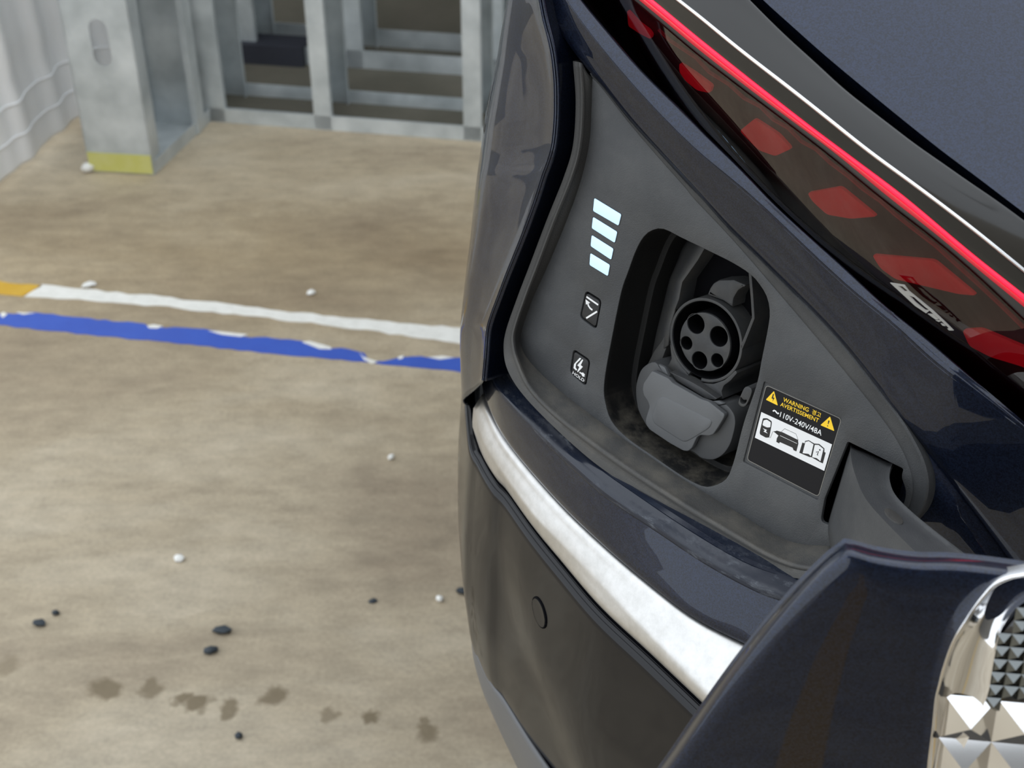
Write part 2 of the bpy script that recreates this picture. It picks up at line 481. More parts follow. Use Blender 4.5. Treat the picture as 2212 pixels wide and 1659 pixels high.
def text_shape(body, u0, v0, u1, v1, height, to3=P3, w=0.0, bold=.009):
    """Letter faces fitted between two baseline ends."""
    cu = bpy.data.curves.new('t', 'FONT'); cu.body = body; cu.size = 1.0; cu.resolution_u = 3; cu.offset = bold
    ob = bpy.data.objects.new('t', cu); COL.objects.link(ob)
    dg = bpy.context.evaluated_depsgraph_get()
    me = bpy.data.meshes.new_from_object(ob.evaluated_get(dg))
    vs = [v.co.copy() for v in me.vertices]; fs = [tuple(p.vertices) for p in me.polygons]
    bpy.data.objects.remove(ob); bpy.data.curves.remove(cu); bpy.data.meshes.remove(me)
    if not vs: return [], []
    x0 = min(v.x for v in vs); x1 = max(v.x for v in vs); y0 = 0.0; y1 = max(v.y for v in vs)
    d = np.array([u1 - u0, v1 - v0]); up = np.array([d[1], -d[0]]) / np.linalg.norm(d)
    out = []
    for v in vs:
        p = np.array([u0, v0]) + d * (v.x - x0) / (x1 - x0) + up * height * (v.y - y0) / (y1 - y0)
        out.append(to3(p[0], p[1], w))
    return out, fs

# ================================================================== the setting
def struct(ob, label=None, cat=None):
    ob['kind'] = 'structure'
    if label: ob['label'] = label
    if cat: ob['category'] = cat
    return ob
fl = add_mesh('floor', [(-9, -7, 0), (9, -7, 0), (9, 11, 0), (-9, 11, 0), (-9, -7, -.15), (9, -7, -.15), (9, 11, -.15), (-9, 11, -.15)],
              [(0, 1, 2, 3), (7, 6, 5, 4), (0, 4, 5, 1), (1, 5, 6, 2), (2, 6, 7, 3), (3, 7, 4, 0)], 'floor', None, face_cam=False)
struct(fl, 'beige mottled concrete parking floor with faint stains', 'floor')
def block(name, x0, x1, y0, y1, z0, z1, label):  # unseen slabs and walls, added to block light and darken reflections
    ob = add_mesh(name, [(x0, y0, z0), (x1, y0, z0), (x1, y1, z0), (x0, y1, z0), (x0, y0, z1), (x1, y0, z1), (x1, y1, z1), (x0, y1, z1)],
                  [(3, 2, 1, 0), (4, 5, 6, 7), (0, 1, 5, 4), (1, 2, 6, 5), (2, 3, 7, 6), (3, 0, 4, 7)], 'concrete_dark', None, face_cam=False)
    return struct(ob, label, name.split('_')[0])
block('ceiling', -1.2, 5.2, -5.0, -1.5, 2.75, 3.0, 'added grey concrete slab, unseen, blocking sky light from behind the camera')
block('wall_back_added', -1.2, 5.2, -5.2, -5.0, 0, 3.0, 'added grey concrete wall, unseen, darkening reflections from behind the camera')
block('wall_right_added', 5.2, 5.4, -5.2, 3.4, 0, 3.0, 'added grey concrete wall, unseen, blocking light from the right')
block('ceiling', -4.0, 5.2, 3.02, 8.0, 2.3, 2.5, 'added low concrete slab, unseen, darkening the space behind the steel frame')
block('wall_front_added', -4.0, 5.2, 8.0, 8.2, 0, 2.5, 'added grey wall, unseen, closing the darkened space behind the steel frame')
def floor_poly(name, px, mat, label, z=.0012, extra=None):
    pts = [tuple(on_z(x, y, 0)[:2]) for x, y in px]
    if extra: pts = extra(pts)
    ob = plate(name, pts, mat, fl, w0=z, w1=.0002, to3=lambda u, v, w: np.array([u, v, w]))
    ob['label'] = label
    return ob
def jag(px, amp, n):
    """a painted edge that wavers"""
    q = spl(px, n); return [(x + random.uniform(-2, 2), y + random.uniform(-amp, amp)) for x, y in q]
wt = jag([(92, 617), (300, 637), (500, 659), (700, 682), (1015, 711), (1300, 741), (1700, 783)], 2.5, 70)
wb = jag([(1700, 828), (1300, 778), (1015, 744), (800, 715), (600, 690), (400, 668), (200, 650), (52, 641)], 2.5, 70)
floor_poly('white_line', wt + wb, 'line_white', 'white painted parking line with worn edges')
floor_poly('yellow_line', jag([(-260, 583), (-100, 599), (0, 609), (60, 614), (90, 617)], 2, 16) + jag([(50, 641), (0, 637), (-120, 626), (-260, 610)], 2, 16), 'line_yellow', 'yellow painted line end')
bt = jag([(-250, 652), (-60, 672), (0, 680), (90, 677), (200, 690), (310, 700), (330, 706), (440, 712), (520, 727), (640, 735), (700, 750), (780, 760), (800, 782), (830, 780), (900, 772), (1010, 777), (1300, 812), (1700, 868)], 2.2, 120)
bb = jag([(1700, 905), (1300, 846), (1010, 806), (800, 784), (600, 766), (400, 744), (200, 724), (0, 703), (-250, 675)], 1.5, 90)
floor_poly('blue_line', bt + bb, 'line_blue', 'blue painted line with peeling upper edge')
for px in ([(0, 680), (8, 675), (16, 681), (6, 688)], [(318, 705), (332, 702), (352, 706), (340, 711), (322, 710)], [(450, 716), (470, 717), (535, 724), (520, 729), (478, 724)],
           [(652, 740), (668, 738), (715, 751), (716, 756), (690, 755)], [(776, 762), (784, 772), (800, 778), (816, 782), (804, 787), (786, 778)], [(860, 772), (872, 769), (870, 776), (860, 778)],
           [(925, 773), (955, 770), (980, 774), (950, 778)], [(36, 676), (60, 677), (75, 678), (50, 681)]):
    floor_poly('paint_flake', px, 'line_white', 'white paint showing at the peeled blue edge', z=.0018)
# darker olive-brown sheet laid over the floor behind the frame
M['far_floor'] = simple('olive_brown_floor', (0.125, 0.115, 0.085), .75, bump=.3, bscale=20, dust=(0.17, 0.15, 0.115), dscale=5)
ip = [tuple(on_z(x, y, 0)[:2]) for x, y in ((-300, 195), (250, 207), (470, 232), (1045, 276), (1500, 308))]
ib = plate('floor', ip + [(5.1, 2.95), (5.1, 7.9), (-3.9, 7.9), (-3.9, 3.25)], 'far_floor', None, w0=.004, w1=.0, to3=lambda u, v, w: np.array([u, v, w]))
struct(ib, 'darker olive-brown floor behind the steel frame', 'floor')
# a yellow bay line on the floor running back behind the photographer
pts = [(-.02, -.3), (.08, -.3), (-.10, -4.6), (-.20, -4.6)]
ob = plate('yellow_line', pts, 'line_yellow', fl, w0=.0012, w1=.0002, to3=lambda u, v, w: np.array([u, v, w])); ob['label'] = 'yellow painted bay line behind the car'

# ------------------------------------------------------------------ crumbs and chips on the floor
def chip(name, px, size, mat, label, cat, group, aspect=1.6, h=.005):
    c = on_z(*px, 0)
    bm = bmesh.new(); bmesh.ops.create_icosphere(bm, subdivisions=1, radius=1.0)
    me = bpy.data.meshes.new(name)
    for v in bm.verts:
        v.co = Vector((v.co.x * size * aspect * random.uniform(.75, 1.15), v.co.y * size * random.uniform(.75, 1.15), max(v.co.z, -.9) * h + h * .9))
    bm.to_mesh(me); bm.free()
    ob = link(name, me, mat, None, 50); ob.location = (c[0], c[1], 0.0); ob.rotation_euler = (0, 0, random.uniform(-.3, .9))
    ob['label'] = label; ob['category'] = cat; ob['group'] = group
    return ob
G = 'dark chips lying on the floor'
chip('dark_chip', (480, 1366), .0085, 'debris_dark', 'long dark chip on the floor, the upper of a close pair left of the bumper', 'chip', G, 1.7)
chip('dark_chip', (455, 1409), .0075, 'debris_dark', 'dark chip on the floor, the lower of a close pair left of the bumper', 'chip', G, 1.5)
chip('dark_chip', (86, 1350), .0075, 'debris_dark', 'dark chip on the floor near the left edge, larger of two', 'chip', G, 1.4)
chip('dark_chip', (122, 1328), .0045, 'debris_dark', 'tiny dark chip on the floor near the left edge, smaller of two', 'chip', G, 1.3)
chip('dark_chip', (998, 1281), .007, 'debris_dark', 'dark chip on the floor close beside the rear bumper', 'chip', G, 1.5)
chip('dark_chip', (517, 1594), .0055, 'debris_dark', 'small dark chip below the row of brown stains', 'chip', G, 1.0)
chip('dark_chip', (806, 1300), .005, 'debris_dark', 'faint flat dark chip on the floor right of centre', 'chip', G, 1.6, .002)
G = 'white crumbs on the floor'
chip('white_crumb', (387, 1210), .007, 'debris_white', 'bright white crumb alone on the open floor', 'crumb', G, 1.3)
chip('white_crumb', (950, 1298), .0055, 'debris_white', 'white crumb on the floor near the dark chip by the bumper', 'crumb', G, 1.2)
chip('white_crumb', (845, 992), .005, 'debris_white', 'tiny white crumb on the floor below the blue line', 'crumb', G, 1.2)
chip('white_crumb', (673, 636), .008, 'debris_white', 'white crumb on the floor beyond the white line', 'crumb', G, 1.2)
chip('white_crumb', (194, 619), .010, 'debris_white', 'white ring-like crumb just beyond the white line at left', 'crumb', G, 1.6)
chip('white_crumb', (192, 371), .016, 'debris_white', 'white crumb at the foot of the yellow-based steel post', 'crumb', G, 1.2, .012)

# ------------------------------------------------------------------ steel stud framing behind
def box_verts(x0, x1, y0, y1, z0, z1):
    return [(x0, y0, z0), (x1, y0, z0), (x1, y1, z0), (x0, y1, z0), (x0, y0, z1), (x1, y0, z1), (x1, y1, z1), (x0, y1, z1)]
BF = [(3, 2, 1, 0), (4, 5, 6, 7), (0, 1, 5, 4), (1, 2, 6, 5), (2, 3, 7, 6), (3, 0, 4, 7)]
TS = .0016
class Boxes:
    def __init__(s): s.v = []; s.f = []
    def box(s, *a):
        b0 = len(s.v); s.v += box_verts(*a); s.f += [tuple(i + b0 for i in q) for q in BF]
    def obb(s, c, ex, ey, z0, z1):
        b0 = len(s.v)
        for z in (z0, z1):
            for sx, sy in ((-1, -1), (1, -1), (1, 1), (-1, 1)):
                s.v.append((c[0] + ex[0] * sx + ey[0] * sy, c[1] + ex[1] * sx + ey[1] * sy, z))
        s.f += [tuple(i + b0 for i in q) for q in BF]
    def build(s, name, mat, parent, sharp=30): return add_mesh(name, s.v, s.f, mat, parent, sharp, face_cam=False)
def slot_plate(w, h, holes):
    """web of a stud with oval punch-outs, in a local (x, z) plane"""
    o_ = [(0, 0), (w, 0), (w, h), (0, h)]
    hs = []
    for cx, cz, rw, rh in holes:
        top = [(cx + rw * math.cos(a), cz + rh - rw + rw * math.sin(a)) for a in np.linspace(0, math.pi, 9)]
        bot = [(cx + rw * math.cos(a), cz - rh + rw + rw * math.sin(a)) for a in np.linspace(math.pi, 2 * math.pi, 9)]
        hs.append(top + bot)
    return o_, hs
FR = empty('steel_stud_frame', (-.5, 2.95, 0), 'galvanised steel stud wall frame with bottom tracks standing behind the car', 'wall frame')
H_ST = 2.28
A = on_z(196, 371, 0); B = on_z(332, 379, 0); Cc = on_z(455, 262, 0); Dd = on_z(1042, 306, 0)
ex = (B - A)[:2]; webw = np.linalg.norm(ex); ex = ex / webw
rd = (Cc - B)[:2]; rl = np.linalg.norm(rd); rd = rd / rl
md = (Dd - Cc)[:2]; ml = np.linalg.norm(md); md = md / ml
mn = np.array([-md[1], md[0]])            # away from the camera
def stud_open(name, base, dx, dy, web, flange, holes, parent=FR, lip=.012):
    """C stud: web along dx, flanges along dy; base = web corner"""
    o_, hs = slot_plate(web, H_ST, holes)
    def t3(u, v, w):
        p = np.array(base[:2]) + dx * u + dy * (-w)
        return np.array([p[0], p[1], v + .002])
    v, f = plate_data(o_, hs, 0, -TS, 0, t3)
    bx = Boxes(); bx.v = [tuple(q) for q in v]; bx.f = list(f)
    b2 = np.array(base[:2])
    for e in (0, web):
        c = b2 + dx * e + dy * flange / 2
        bx.obb(c, dx * TS, dy * flange / 2, .002, H_ST)
        c2 = b2 + dx * (e + (lip / 2 if e == 0 else -lip / 2)) + dy * flange
        bx.obb(c2, dx * lip / 2, dy * TS, .002, H_ST)
    return bx.build(name, 'steel', parent)
# front stud of the return, web to the camera
zz = [(.5 * webw, z, .020, .055) for z in (.42, 1.02, 1.63, 2.2)]
z_hole = 0.36
st = stud_open('stud', A, ex, np.array([-ex[1], ex[0]]), webw, .05, [(.52 * webw, .293, .019, .050), (.52 * webw, .9, .019, .052), (.52 * webw, 1.6, .019, .052)])
# painted yellow foot on that stud
yb = Boxes(); yb.obb((A[:2] + B[:2]) / 2 + np.array([ex[1], -ex[0]]) * .0012, ex * webw * .5, np.array([-ex[1], ex[0]]) * .0008, .004, .047)
yf = yb.build('yellow_foot', 'steel_yellow', FR); yf['label'] = 'yellow paint on the foot of the front stud'
# bottom track of the return (a channel)
def track(name, p, q, width, side, h=.03, parent=FR):
    p = np.array(p[:2]); q = np.array(q[:2]); d = q - p; l = np.linalg.norm(d); d /= l
    s = np.array([-d[1], d[0]]) * side; c = (p + q) / 2
    bx = Boxes()
    bx.obb(c + s * width / 2, d * l / 2, s * width / 2, .0005, .0025)
    bx.obb(c, d * l / 2, s * TS, .0005, h)
    bx.obb(c + s * width, d * l / 2, s * TS, .0005, h)
    return bx.build(name, 'steel', parent)
track('bottom_track', B, Cc, webw, 1)
# rear stud of the return, web across, and the corner stud
bs = Cc[:2] - rd * .03 - ex * webw
stud_open('stud', bs + ex * .0, ex, np.array([-ex[1], ex[0]]) * -1, webw, .045, [(.62 * webw, .46, .016, .06), (.62 * webw, 1.1, .019, .06)])
# main wall
track('bottom_track', Cc, Cc[:2] + md * 3.4, .15, 1, .035)
for t_, wide in ((-.022, .060), (.252, .040), (.600, .040), (1.17, .045), (1.78, .045), (2.4, .045)):
    b_ = Cc[:2] + md * t_
    # flange to the camera, web running back
    stud_open('stud', b_, mn, md, .148, wide, [(.074, z, .019, .055) for z in (.45, 1.05, 1.65)])
# second, deeper wall frame
FB = empty('steel_stud_frame', (-.2, 3.35, 0), 'deeper steel stud frame seen through the openings of the front frame', 'wall frame')
c2 = Cc[:2] + mn * .36 - md * .06
track('bottom_track', c2, c2 + md * 3.4, .15, 1, .05, FB)
for t_ in (.01, .285, .64, 1.25, 1.9):
    stud_open('stud', c2 + md * t_, mn, md, .148, .045, [(.074, z, .019, .055) for z in (.45, 1.05, 1.65)], FB)
bm_ = Boxes(); c3_ = on_z(560, 150, 0)[:2]; bm_.obb(c3_ + mn * .06, md * .11, mn * .04, 0.004, .055)
db = bm_.build('floor_beam', 'beam', None); db['label'] = 'dark low beam on the floor behind the left frame opening'; db['category'] = 'beam'

# ------------------------------------------------------------------ hanging white tarpaulin, left
lowpx = [(-240, 560), (-120, 475), (0, 390), (45, 362), (85, 325), (125, 288), (160, 262), (182, 248), (230, 228), (300, 205)]
low = spl(lowpx, 120)
base3 = [on_z(x, y, 0.022) for x, y in low]
rows = []
nz_ = 40
dirx = np.array([-.75, .65, 0])
for k in range(nz_):
    h_ = 2.3 * (k / (nz_ - 1)) ** 1.6
    r_ = []
    for i, p in enumerate(base3):
        s = i / (len(base3) - 1)
        wv = .016 * math.sin(s * 46 + .7 * math.sin(s * 9)) + .007 * math.sin(s * 87 + 1.3)
        amp = .30 + .9 * min(1, h_ / .6)
        hem = .005 if .165 < h_ < .185 or .10 < h_ < .115 else 0.0
        q = p + np.array([-.05 * h_ - hem, -.02 * h_, h_]) + np.array([.72, -.69, 0]) * wv * amp
        r_.append(q)
    rows.append(r_)
tp = loft('tarpaulin', rows, 'cloth', None, sub=1, thick=.003, cross='lin', sharp=80)
tp['label'] = 'white tarpaulin hanging in folds beside the steel post'; tp['category'] = 'tarpaulin'
tp_rows = rows
# ================================================================== the car
CAR = empty('electric_car', (.6, 1.1, 0), 'dark navy electric car, rear corner with open charge port', 'car')
REAR_EXT = [(.16, 1.95), (.075, 1.55), (.012, 1.15), (-.019, .92), (-.0265, .80)]     # plan of the rear face, far to near
def plan_row(px, z, rear=True, side=12):
    p = [on_z(x, y, z) for x, y in px]
    pts = []
    if rear:
        e = p[0]
        pts += [np.array([x + (e[0] + .022), y + (e[1] - .70) * .6, z]) for x, y in REAR_EXT]
    pts += p
    if side:
        e = np.array(p[-1]); d = p[-1] - p[-2]; ang = math.atan2(d[1], d[0])
        for i in range(side):
            f_ = min(1.0, i / 5.0); a_ = ang * (1 - f_) + math.radians(-2) * f_
            e = e + np.array([math.cos(a_), math.sin(a_), 0]) * .045
            pts.append(e.copy())
    return pts
LEDGE = [(1053, 771), (1069, 825), (1109, 876), (1167, 934), (1232, 995), (1312, 1064), (1420, 1136), (1529, 1208), (1637, 1266), (1709, 1292)]
SEAM = [(1088, 776), (1122, 829), (1185, 899), (1239, 957), (1312, 1015), (1402, 1077), (1492, 1138), (1601, 1203), (1673, 1234), (1750, 1252)]
STRIP_T = [(1046, 848), (1060, 890), (1100, 965), (1200, 1083), (1300, 1180), (1400, 1265), (1500, 1340), (1612, 1397), (1700, 1440)]
STRIP_B = [(1022, 888), (1044, 963), (1095, 1042), (1153, 1121), (1207, 1178), (1262, 1236), (1352, 1327), (1442, 1413), (1536, 1500)]
STRIP_U = [(1024, 930), (1044, 985), (1074, 1036), (1100, 1064), (1153, 1138), (1215, 1215), (1298, 1312), (1406, 1413), (1522, 1523)]
Z_L, Z_T, Z_B, Z_U = .88, .849, .833, .8235
n_row = 150
ledge = spl(plan_row(LEDGE, Z_L, rear=False), n_row)
seam_in = spl([p + np.array([.0, .0, .004]) for p in plan_row(SEAM, Z_L, rear=False)], n_row)
seam_deep = [p + np.array([.035, .030, .002]) for p in seam_in]
st_t = spl(plan_row(STRIP_T, Z_T, rear=False), n_row)
st_b = spl(plan_row(STRIP_B, Z_B, rear=False), n_row)
st_u = spl(plan_row(STRIP_U, Z_U, rear=False), n_row)
# ledge under the charge port, rolled over into the bumper top
def outw(row):
    """outward horizontal normals of a plan row"""
    o_ = []
    for i in range(len(row)):
        d = row[min(i + 1, len(row) - 1)] - row[max(i - 1, 0)]
        nn = np.array([d[1], -d[0], 0]); l = np.linalg.norm(nn); nn = nn / l
        o_.append(nn if nn @ np.array([-.7, -.7, 0]) > 0 else -nn)
    return np.array(o_)
nl = outw(ledge)
lip_a = ledge - nl * .004 + np.array([0, 0, .0022])
lip_b = ledge + np.array([0, 0, .0006])
lip_c = ledge + nl * .0012 - np.array([0, 0, .003])
TOPB = loft('bumper_top', [lip_b - np.array([0, 0, .0004]), lip_c, (lip_c + st_t) / 2 + nl * .0012, st_t + np.array([0, 0, .0015]), st_t + outw(st_t) * -.012 + np.array([0, 0, .0005])],
     'navy', CAR, sub=4, thick=.0012, label='navy painted upper face of the bumper')
loft('ledge', [seam_deep, seam_in, (np.array(seam_in) + lip_a) / 2 + np.array([0, 0, .0008]), lip_a, lip_b, lip_c], 'navy_scuffed', TOPB, sub=4, thick=.0012, label='scuffed dusty ledge under the charge port')
# satin chrome strip
ns = outw(st_t)
nb = outw(st_b)
mid1 = st_t * .66 + st_b * .34 + ns * .0008
mid2 = st_t * .3 + st_b * .7 + ns * .0010
loft('chrome_strip', [st_t - ns * .010 - np.array([0, 0, .001]), st_t - np.array([0, 0, .0006]), mid1, mid2, st_b, st_u, st_u - outw(st_u) * .012], 'chrome_satin', CAR, sub=4, thick=.001, sharp=30,
     label='satin chrome strip wrapping the rear corner')
# lower bumper, round the whole rear
st_ur = spl(plan_row(STRIP_U, Z_U, side=7), 420)
no = outw(st_ur)
rows = [st_ur - no * .012 - np.array([0, 0, .002]), st_ur - no * .0002 - np.array([0, 0, .0018]), st_ur + no * .0008 - np.array([0, 0, .004])]
for dz in np.linspace(.03, .46, 19):
    o_ = float(np.interp(dz, [.0, .04, .08, .12, .17, .23, .29, .36, .46], [.001, .004, .007, .008, .004, -.008, -.026, -.05, -.10]))
    rows.append(st_ur + no * o_ - np.array([0, 0, dz]))
def to_px(p):
    d = p - CAM; z = d @ CF
    return W_PX / 2 + FPX * (d @ CR) / z, H_PX / 2 + FPX * (d @ CD) / z
rows_flat = [np.array(r_).copy() for r_ in rows]
# pressed line running down the corner of the bumper
CRX, CRY = [1060, 1068, 1081, 1102, 1124, 1168, 1218, 1300], [1120, 1167, 1233, 1348, 1421, 1529, 1659, 1850]
for r_ in rows[3:]:
    for i in range(len(r_)):
        x, y = to_px(r_[i])
        if y < 1130 or x > 1700: continue
        d = x - np.interp(y, CRY, CRX); g = min(1, (y - 1130) / 160)
        r_[i] = r_[i] - no[i] * .0040 * g * math.exp(-(d / (60.0 if d < 0 else 34.0)) ** 2)
LOWB = loft('lower_bumper', rows, 'black_paint', CAR, sub=3, thick=.003, label='dark glossy lower rear bumper')
bump_rows = rows
# rear wheels (mostly out of the frame)
M['tyre'] = simple('tyre_rubber', (0.02, 0.02, 0.02), .75, bump=.2, bscale=60)
M['alloy'] = simple('alloy_wheel', (0.45, 0.46, 0.47), .28, metal=1.0)
def lathe_y(name, prof, c, mat, parent, seg=48):
    vs, fs = [], []
    for i in range(seg):
        a = 2 * math.pi * i / seg
        for r_, y_ in prof: vs.append((c[0] + r_ * math.cos(a), c[1] + y_, c[2] + r_ * math.sin(a)))
    k_ = len(prof)
    for i in range(seg):
        for j in range(k_ - 1):
            fs.append((i * k_ + j, ((i + 1) % seg) * k_ + j, ((i + 1) % seg) * k_ + j + 1, i * k_ + j + 1))
    return add_mesh(name, vs, fs, mat, parent, 40, face_cam=False)
for yc, sg in ((.47, 1), (1.90, -1)):
    wc = (.86, yc, .352)
    wh = lathe_y('wheel', [(.24, 0), (.30, -.004 * sg), (.335, .01 * sg), (.35, .04 * sg), (.352, .12 * sg), (.35, .20 * sg), (.335, .23 * sg), (.24, .235 * sg), (.24, 0)], wc, 'tyre', CAR)
    lathe_y('rim', [(.238, .004 * sg), (.232, .002 * sg), (.225, .03 * sg), (.222, .2 * sg)], wc, 'alloy', wh)
    lathe_y('hub', [(.001, .012 * sg), (.06, .014 * sg), (.068, .03 * sg), (.068, .1 * sg)], wc, 'alloy', wh, 24)
    for i in range(5):
        a = 2 * math.pi * i / 5 + .3; ca, sa = math.cos(a), math.sin(a)
        def sp_(r_, t_, y_): return (wc[0] + r_ * ca - t_ * sa, wc[1] + y_ * sg, wc[2] + r_ * sa + t_ * ca)
        vs_ = [sp_(.05, -.03, .016), sp_(.05, .03, .016), sp_(.23, .04, .008), sp_(.23, -.04, .008), sp_(.05, -.03, .05), sp_(.05, .03, .05), sp_(.23, .04, .04), sp_(.23, -.04, .04)]
        add_mesh('spoke', vs_, [(0, 1, 2, 3), (7, 6, 5, 4), (0, 4, 5, 1), (1, 5, 6, 2), (2, 6, 7, 3), (3, 7, 4, 0)], 'alloy', wh, 30, face_cam=False)
# grey trim across the lower rear, ending in a wedge at the corner
TRX, TRY = [1020, 1026, 1048, 1113, 1153, 1196, 1260, 1330], [1255, 1275, 1322, 1442, 1536, 1659, 1820, 2000]
trows = []
for j, r_ in enumerate(rows_flat):
    if j < 3: continue
    pxs = np.array([to_px(p) for p in r_])
    near = [i for i in range(len(r_)) if r_[i][1] < .80 and pxs[i][0] < np.interp(pxs[i][1], TRY, TRX) and pxs[i][1] > 1250]
    vis = [i for i in range(len(r_)) if .74 < r_[i][1] < .95]
    if max(pxs[i][1] for i in vis) < 1240: continue
    im = max(near) if near else max(i for i in range(len(r_)) if r_[i][1] > .80)
    tt = np.linspace(0, im, 80)
    row = np.stack([np.interp(tt, np.arange(len(r_)), r_[:, c_]) for c_ in range(3)], 1)
    nn_ = np.stack([np.interp(tt, np.arange(len(r_)), no[:, c_]) for c_ in range(3)], 1)
    trows.append(row + nn_ * .0035)
trows[0] = trows[0] - nn_ * .0036
loft('lower_bumper_trim', trows, 'bumper_grey', CAR, sub=3, thick=.002, sharp=60, label='grey plastic trim across the lower rear bumper')
def on_skin(ob, x, y, lift):
    r = ray(x, y); og = origin_of(ob)
    ok, loc, nn, _ = ob.ray_cast(Vector(CAM - og), Vector(r).normalized())
    nn = np.array(nn); nn = nn if nn @ r < 0 else -nn
    return np.array(loc) + og + nn * lift
# round tow-eye cover in the bumper
cap_px = [(1166 + 9 * math.cos(a) * 1.25 + 7 * math.sin(a), 1323 + 31 * math.sin(a) + 3 * math.cos(a)) for a in np.linspace(0, 2 * math.pi, 28, endpoint=False)]
cc = on_skin(LOWB, 1166, 1323, .0006)
ringv = [on_skin(LOWB, x, y, .0009) for x, y in cap_px]
inner = [cc + (p - cc) * .86 for p in ringv]
k = len(ringv)
sunk = [on_skin(LOWB, x, y, -.001) for x, y in [(1166 + (x - 1166) * 1.12, 1323 + (y - 1323) * 1.12) for x, y in cap_px]]
add_mesh('tow_eye_cover', [cc + (inner[0] - inner[0])] + inner + ringv + sunk, [(0, 1 + i, 1 + (i + 1) % k) for i in range(k)] + [(1 + i, 1 + (i + 1) % k, 1 + k + (i + 1) % k, 1 + k + i) for i in range(k)]
         + [(1 + k + i, 1 + k + (i + 1) % k, 1 + 2 * k + (i + 1) % k, 1 + 2 * k + i) for i in range(k)], 'black_paint', CAR, sharp=20, label='round tow-eye cover flush in the bumper')

# ------------------------------------------------------------------ corner panel left of the charge port (gap edge, crease, far silhouette)
E1 = [(1160, -60), (1175, 30), (1189, 87), (1196, 123), (1201, 174), (1202, 217), (1201, 260), (1196, 312), (1186, 350), (1175, 380), (1158, 434), (1133, 503), (1114, 551), (1095, 598), (1076, 649), (1063, 684), (1055, 715), (1051, 768), (1046, 822)]
ES = [(1128, -60), (1104, 20), (1088, 87), (1081, 123), (1069, 174), (1060, 217), (1052, 260), (1045, 312), (1040, 350), (1036, 380), (1030, 434), (1024, 503), (1019, 551), (1015, 598), (1012, 649), (1011, 684), (1011, 715), (1013, 780), (1019, 872)]
ne = 110
ys = np.interp(np.arange(len(ES)), [0, len(ES) - 1], [.785, .738])
e1 = spl_idx([pp(x, y, 13) for x, y in E1], 6)
es = spl_idx([on_y(x, y, yy) for (x, y), yy in zip(ES, ys)], 6)
e1 = np.array(e1); es = np.array(es)
dpt = np.array([(p - CAM) / np.linalg.norm(p - CAM) for p in e1])
e_in = e1 - PN * .030
e_edge = e1 - PN * .0015
bul = PN * 1.0
eZ = e1 * .88 + es * .12 + PN * .0005
eA = e1 * .66 + es * .34 + PN * .0045
eB = e1 * .34 + es * .66 + PN * .0105
eC = es + np.array([.010, .035, 0]); eD = es + np.array([.034, .085, 0]); eE = es + np.array([.085, .30, -.0]); eF = es + np.array([.16, .75, -.0]); eG = es + np.array([.25, 1.2, -.0])
loft('corner_panel', [e_in, e_edge, e1, eZ, eA, eB, es, eC, eD, eE, eF, eG], 'navy', CAR, sub=5, thick=.0015, sharp=45, label='glossy dark corner panel beside the charge port gap')

# ------------------------------------------------------------------ shoulder band, shelf and lamp above the port
K0 = [(1090, -150), (1150, -35), (1180, 20), (1203, 56), (1223, 90), (1246, 121), (1277, 161), (1301, 185), (1363, 262), (1428, 334), (1490, 401), (1575, 495), (1635, 554), (1757, 676), (1822, 747), (1886, 827), (1934, 889), (1995, 965), (2070, 1060), (2160, 1180), (2300, 1380)]
K1 = [(1120, -160), (1185, -60), (1222, 0), (1245, 33), (1271, 70), (1300, 106), (1330, 142), (1352, 168), (1405, 227), (1455, 279), (1510, 332), (1590, 396), (1650, 448), (1762, 556), (1820, 610), (1880, 660), (1932, 700), (1983, 752), (2050, 808), (2140, 872), (2290, 985)]
K2 = [(1150, -160), (1215, -60), (1256, 0), (1280, 28), (1306, 58), (1332, 90), (1360, 122), (1380, 146), (1430, 196), (1478, 242), (1530, 296), (1612, 374), (1668, 436), (1782, 540), (1838, 590), (1894, 644), (1944, 687), (1990, 720), (2058, 780), (2150, 858), (2300, 990)]
NK = 170
def smooth(a, w=9):
    """even out hand-traced wobble, ends kept"""
    a = np.array(a, float)
    pad = np.concatenate([2 * a[0] - a[1:w + 1][::-1], a, 2 * a[-1] - a[-w - 1:-1][::-1]])
    k_ = np.hanning(2 * w + 3)[1:-1]; k_ /= k_.sum()
    return np.stack([np.convolve(pad[:, j], k_, 'valid') for j in range(a.shape[1])], 1)
def kcurve(px, stops, w=9):
    q = smooth(spl(px, NK), w); t = np.linspace(0, 1, NK)
    ww = np.interp(t, [p for p, _ in stops], [v for _, v in stops])
    return np.array([pp(x, y, w_) for (x, y), w_ in zip(q, ww)])
k0 = kcurve(K0, [(0, 2.5), (.68, 2.5), (.80, -4), (1, -26)], 3)
k1 = kcurve(K1, [(0, 5), (.2, 11), (.45, 13), (.7, 12), (.82, 9), (1, -5)])
k2 = kcurve(K2, [(0, .5), (.2, 6.5), (.45, 9.7), (.7, 9), (.82, 6), (1, -8)])
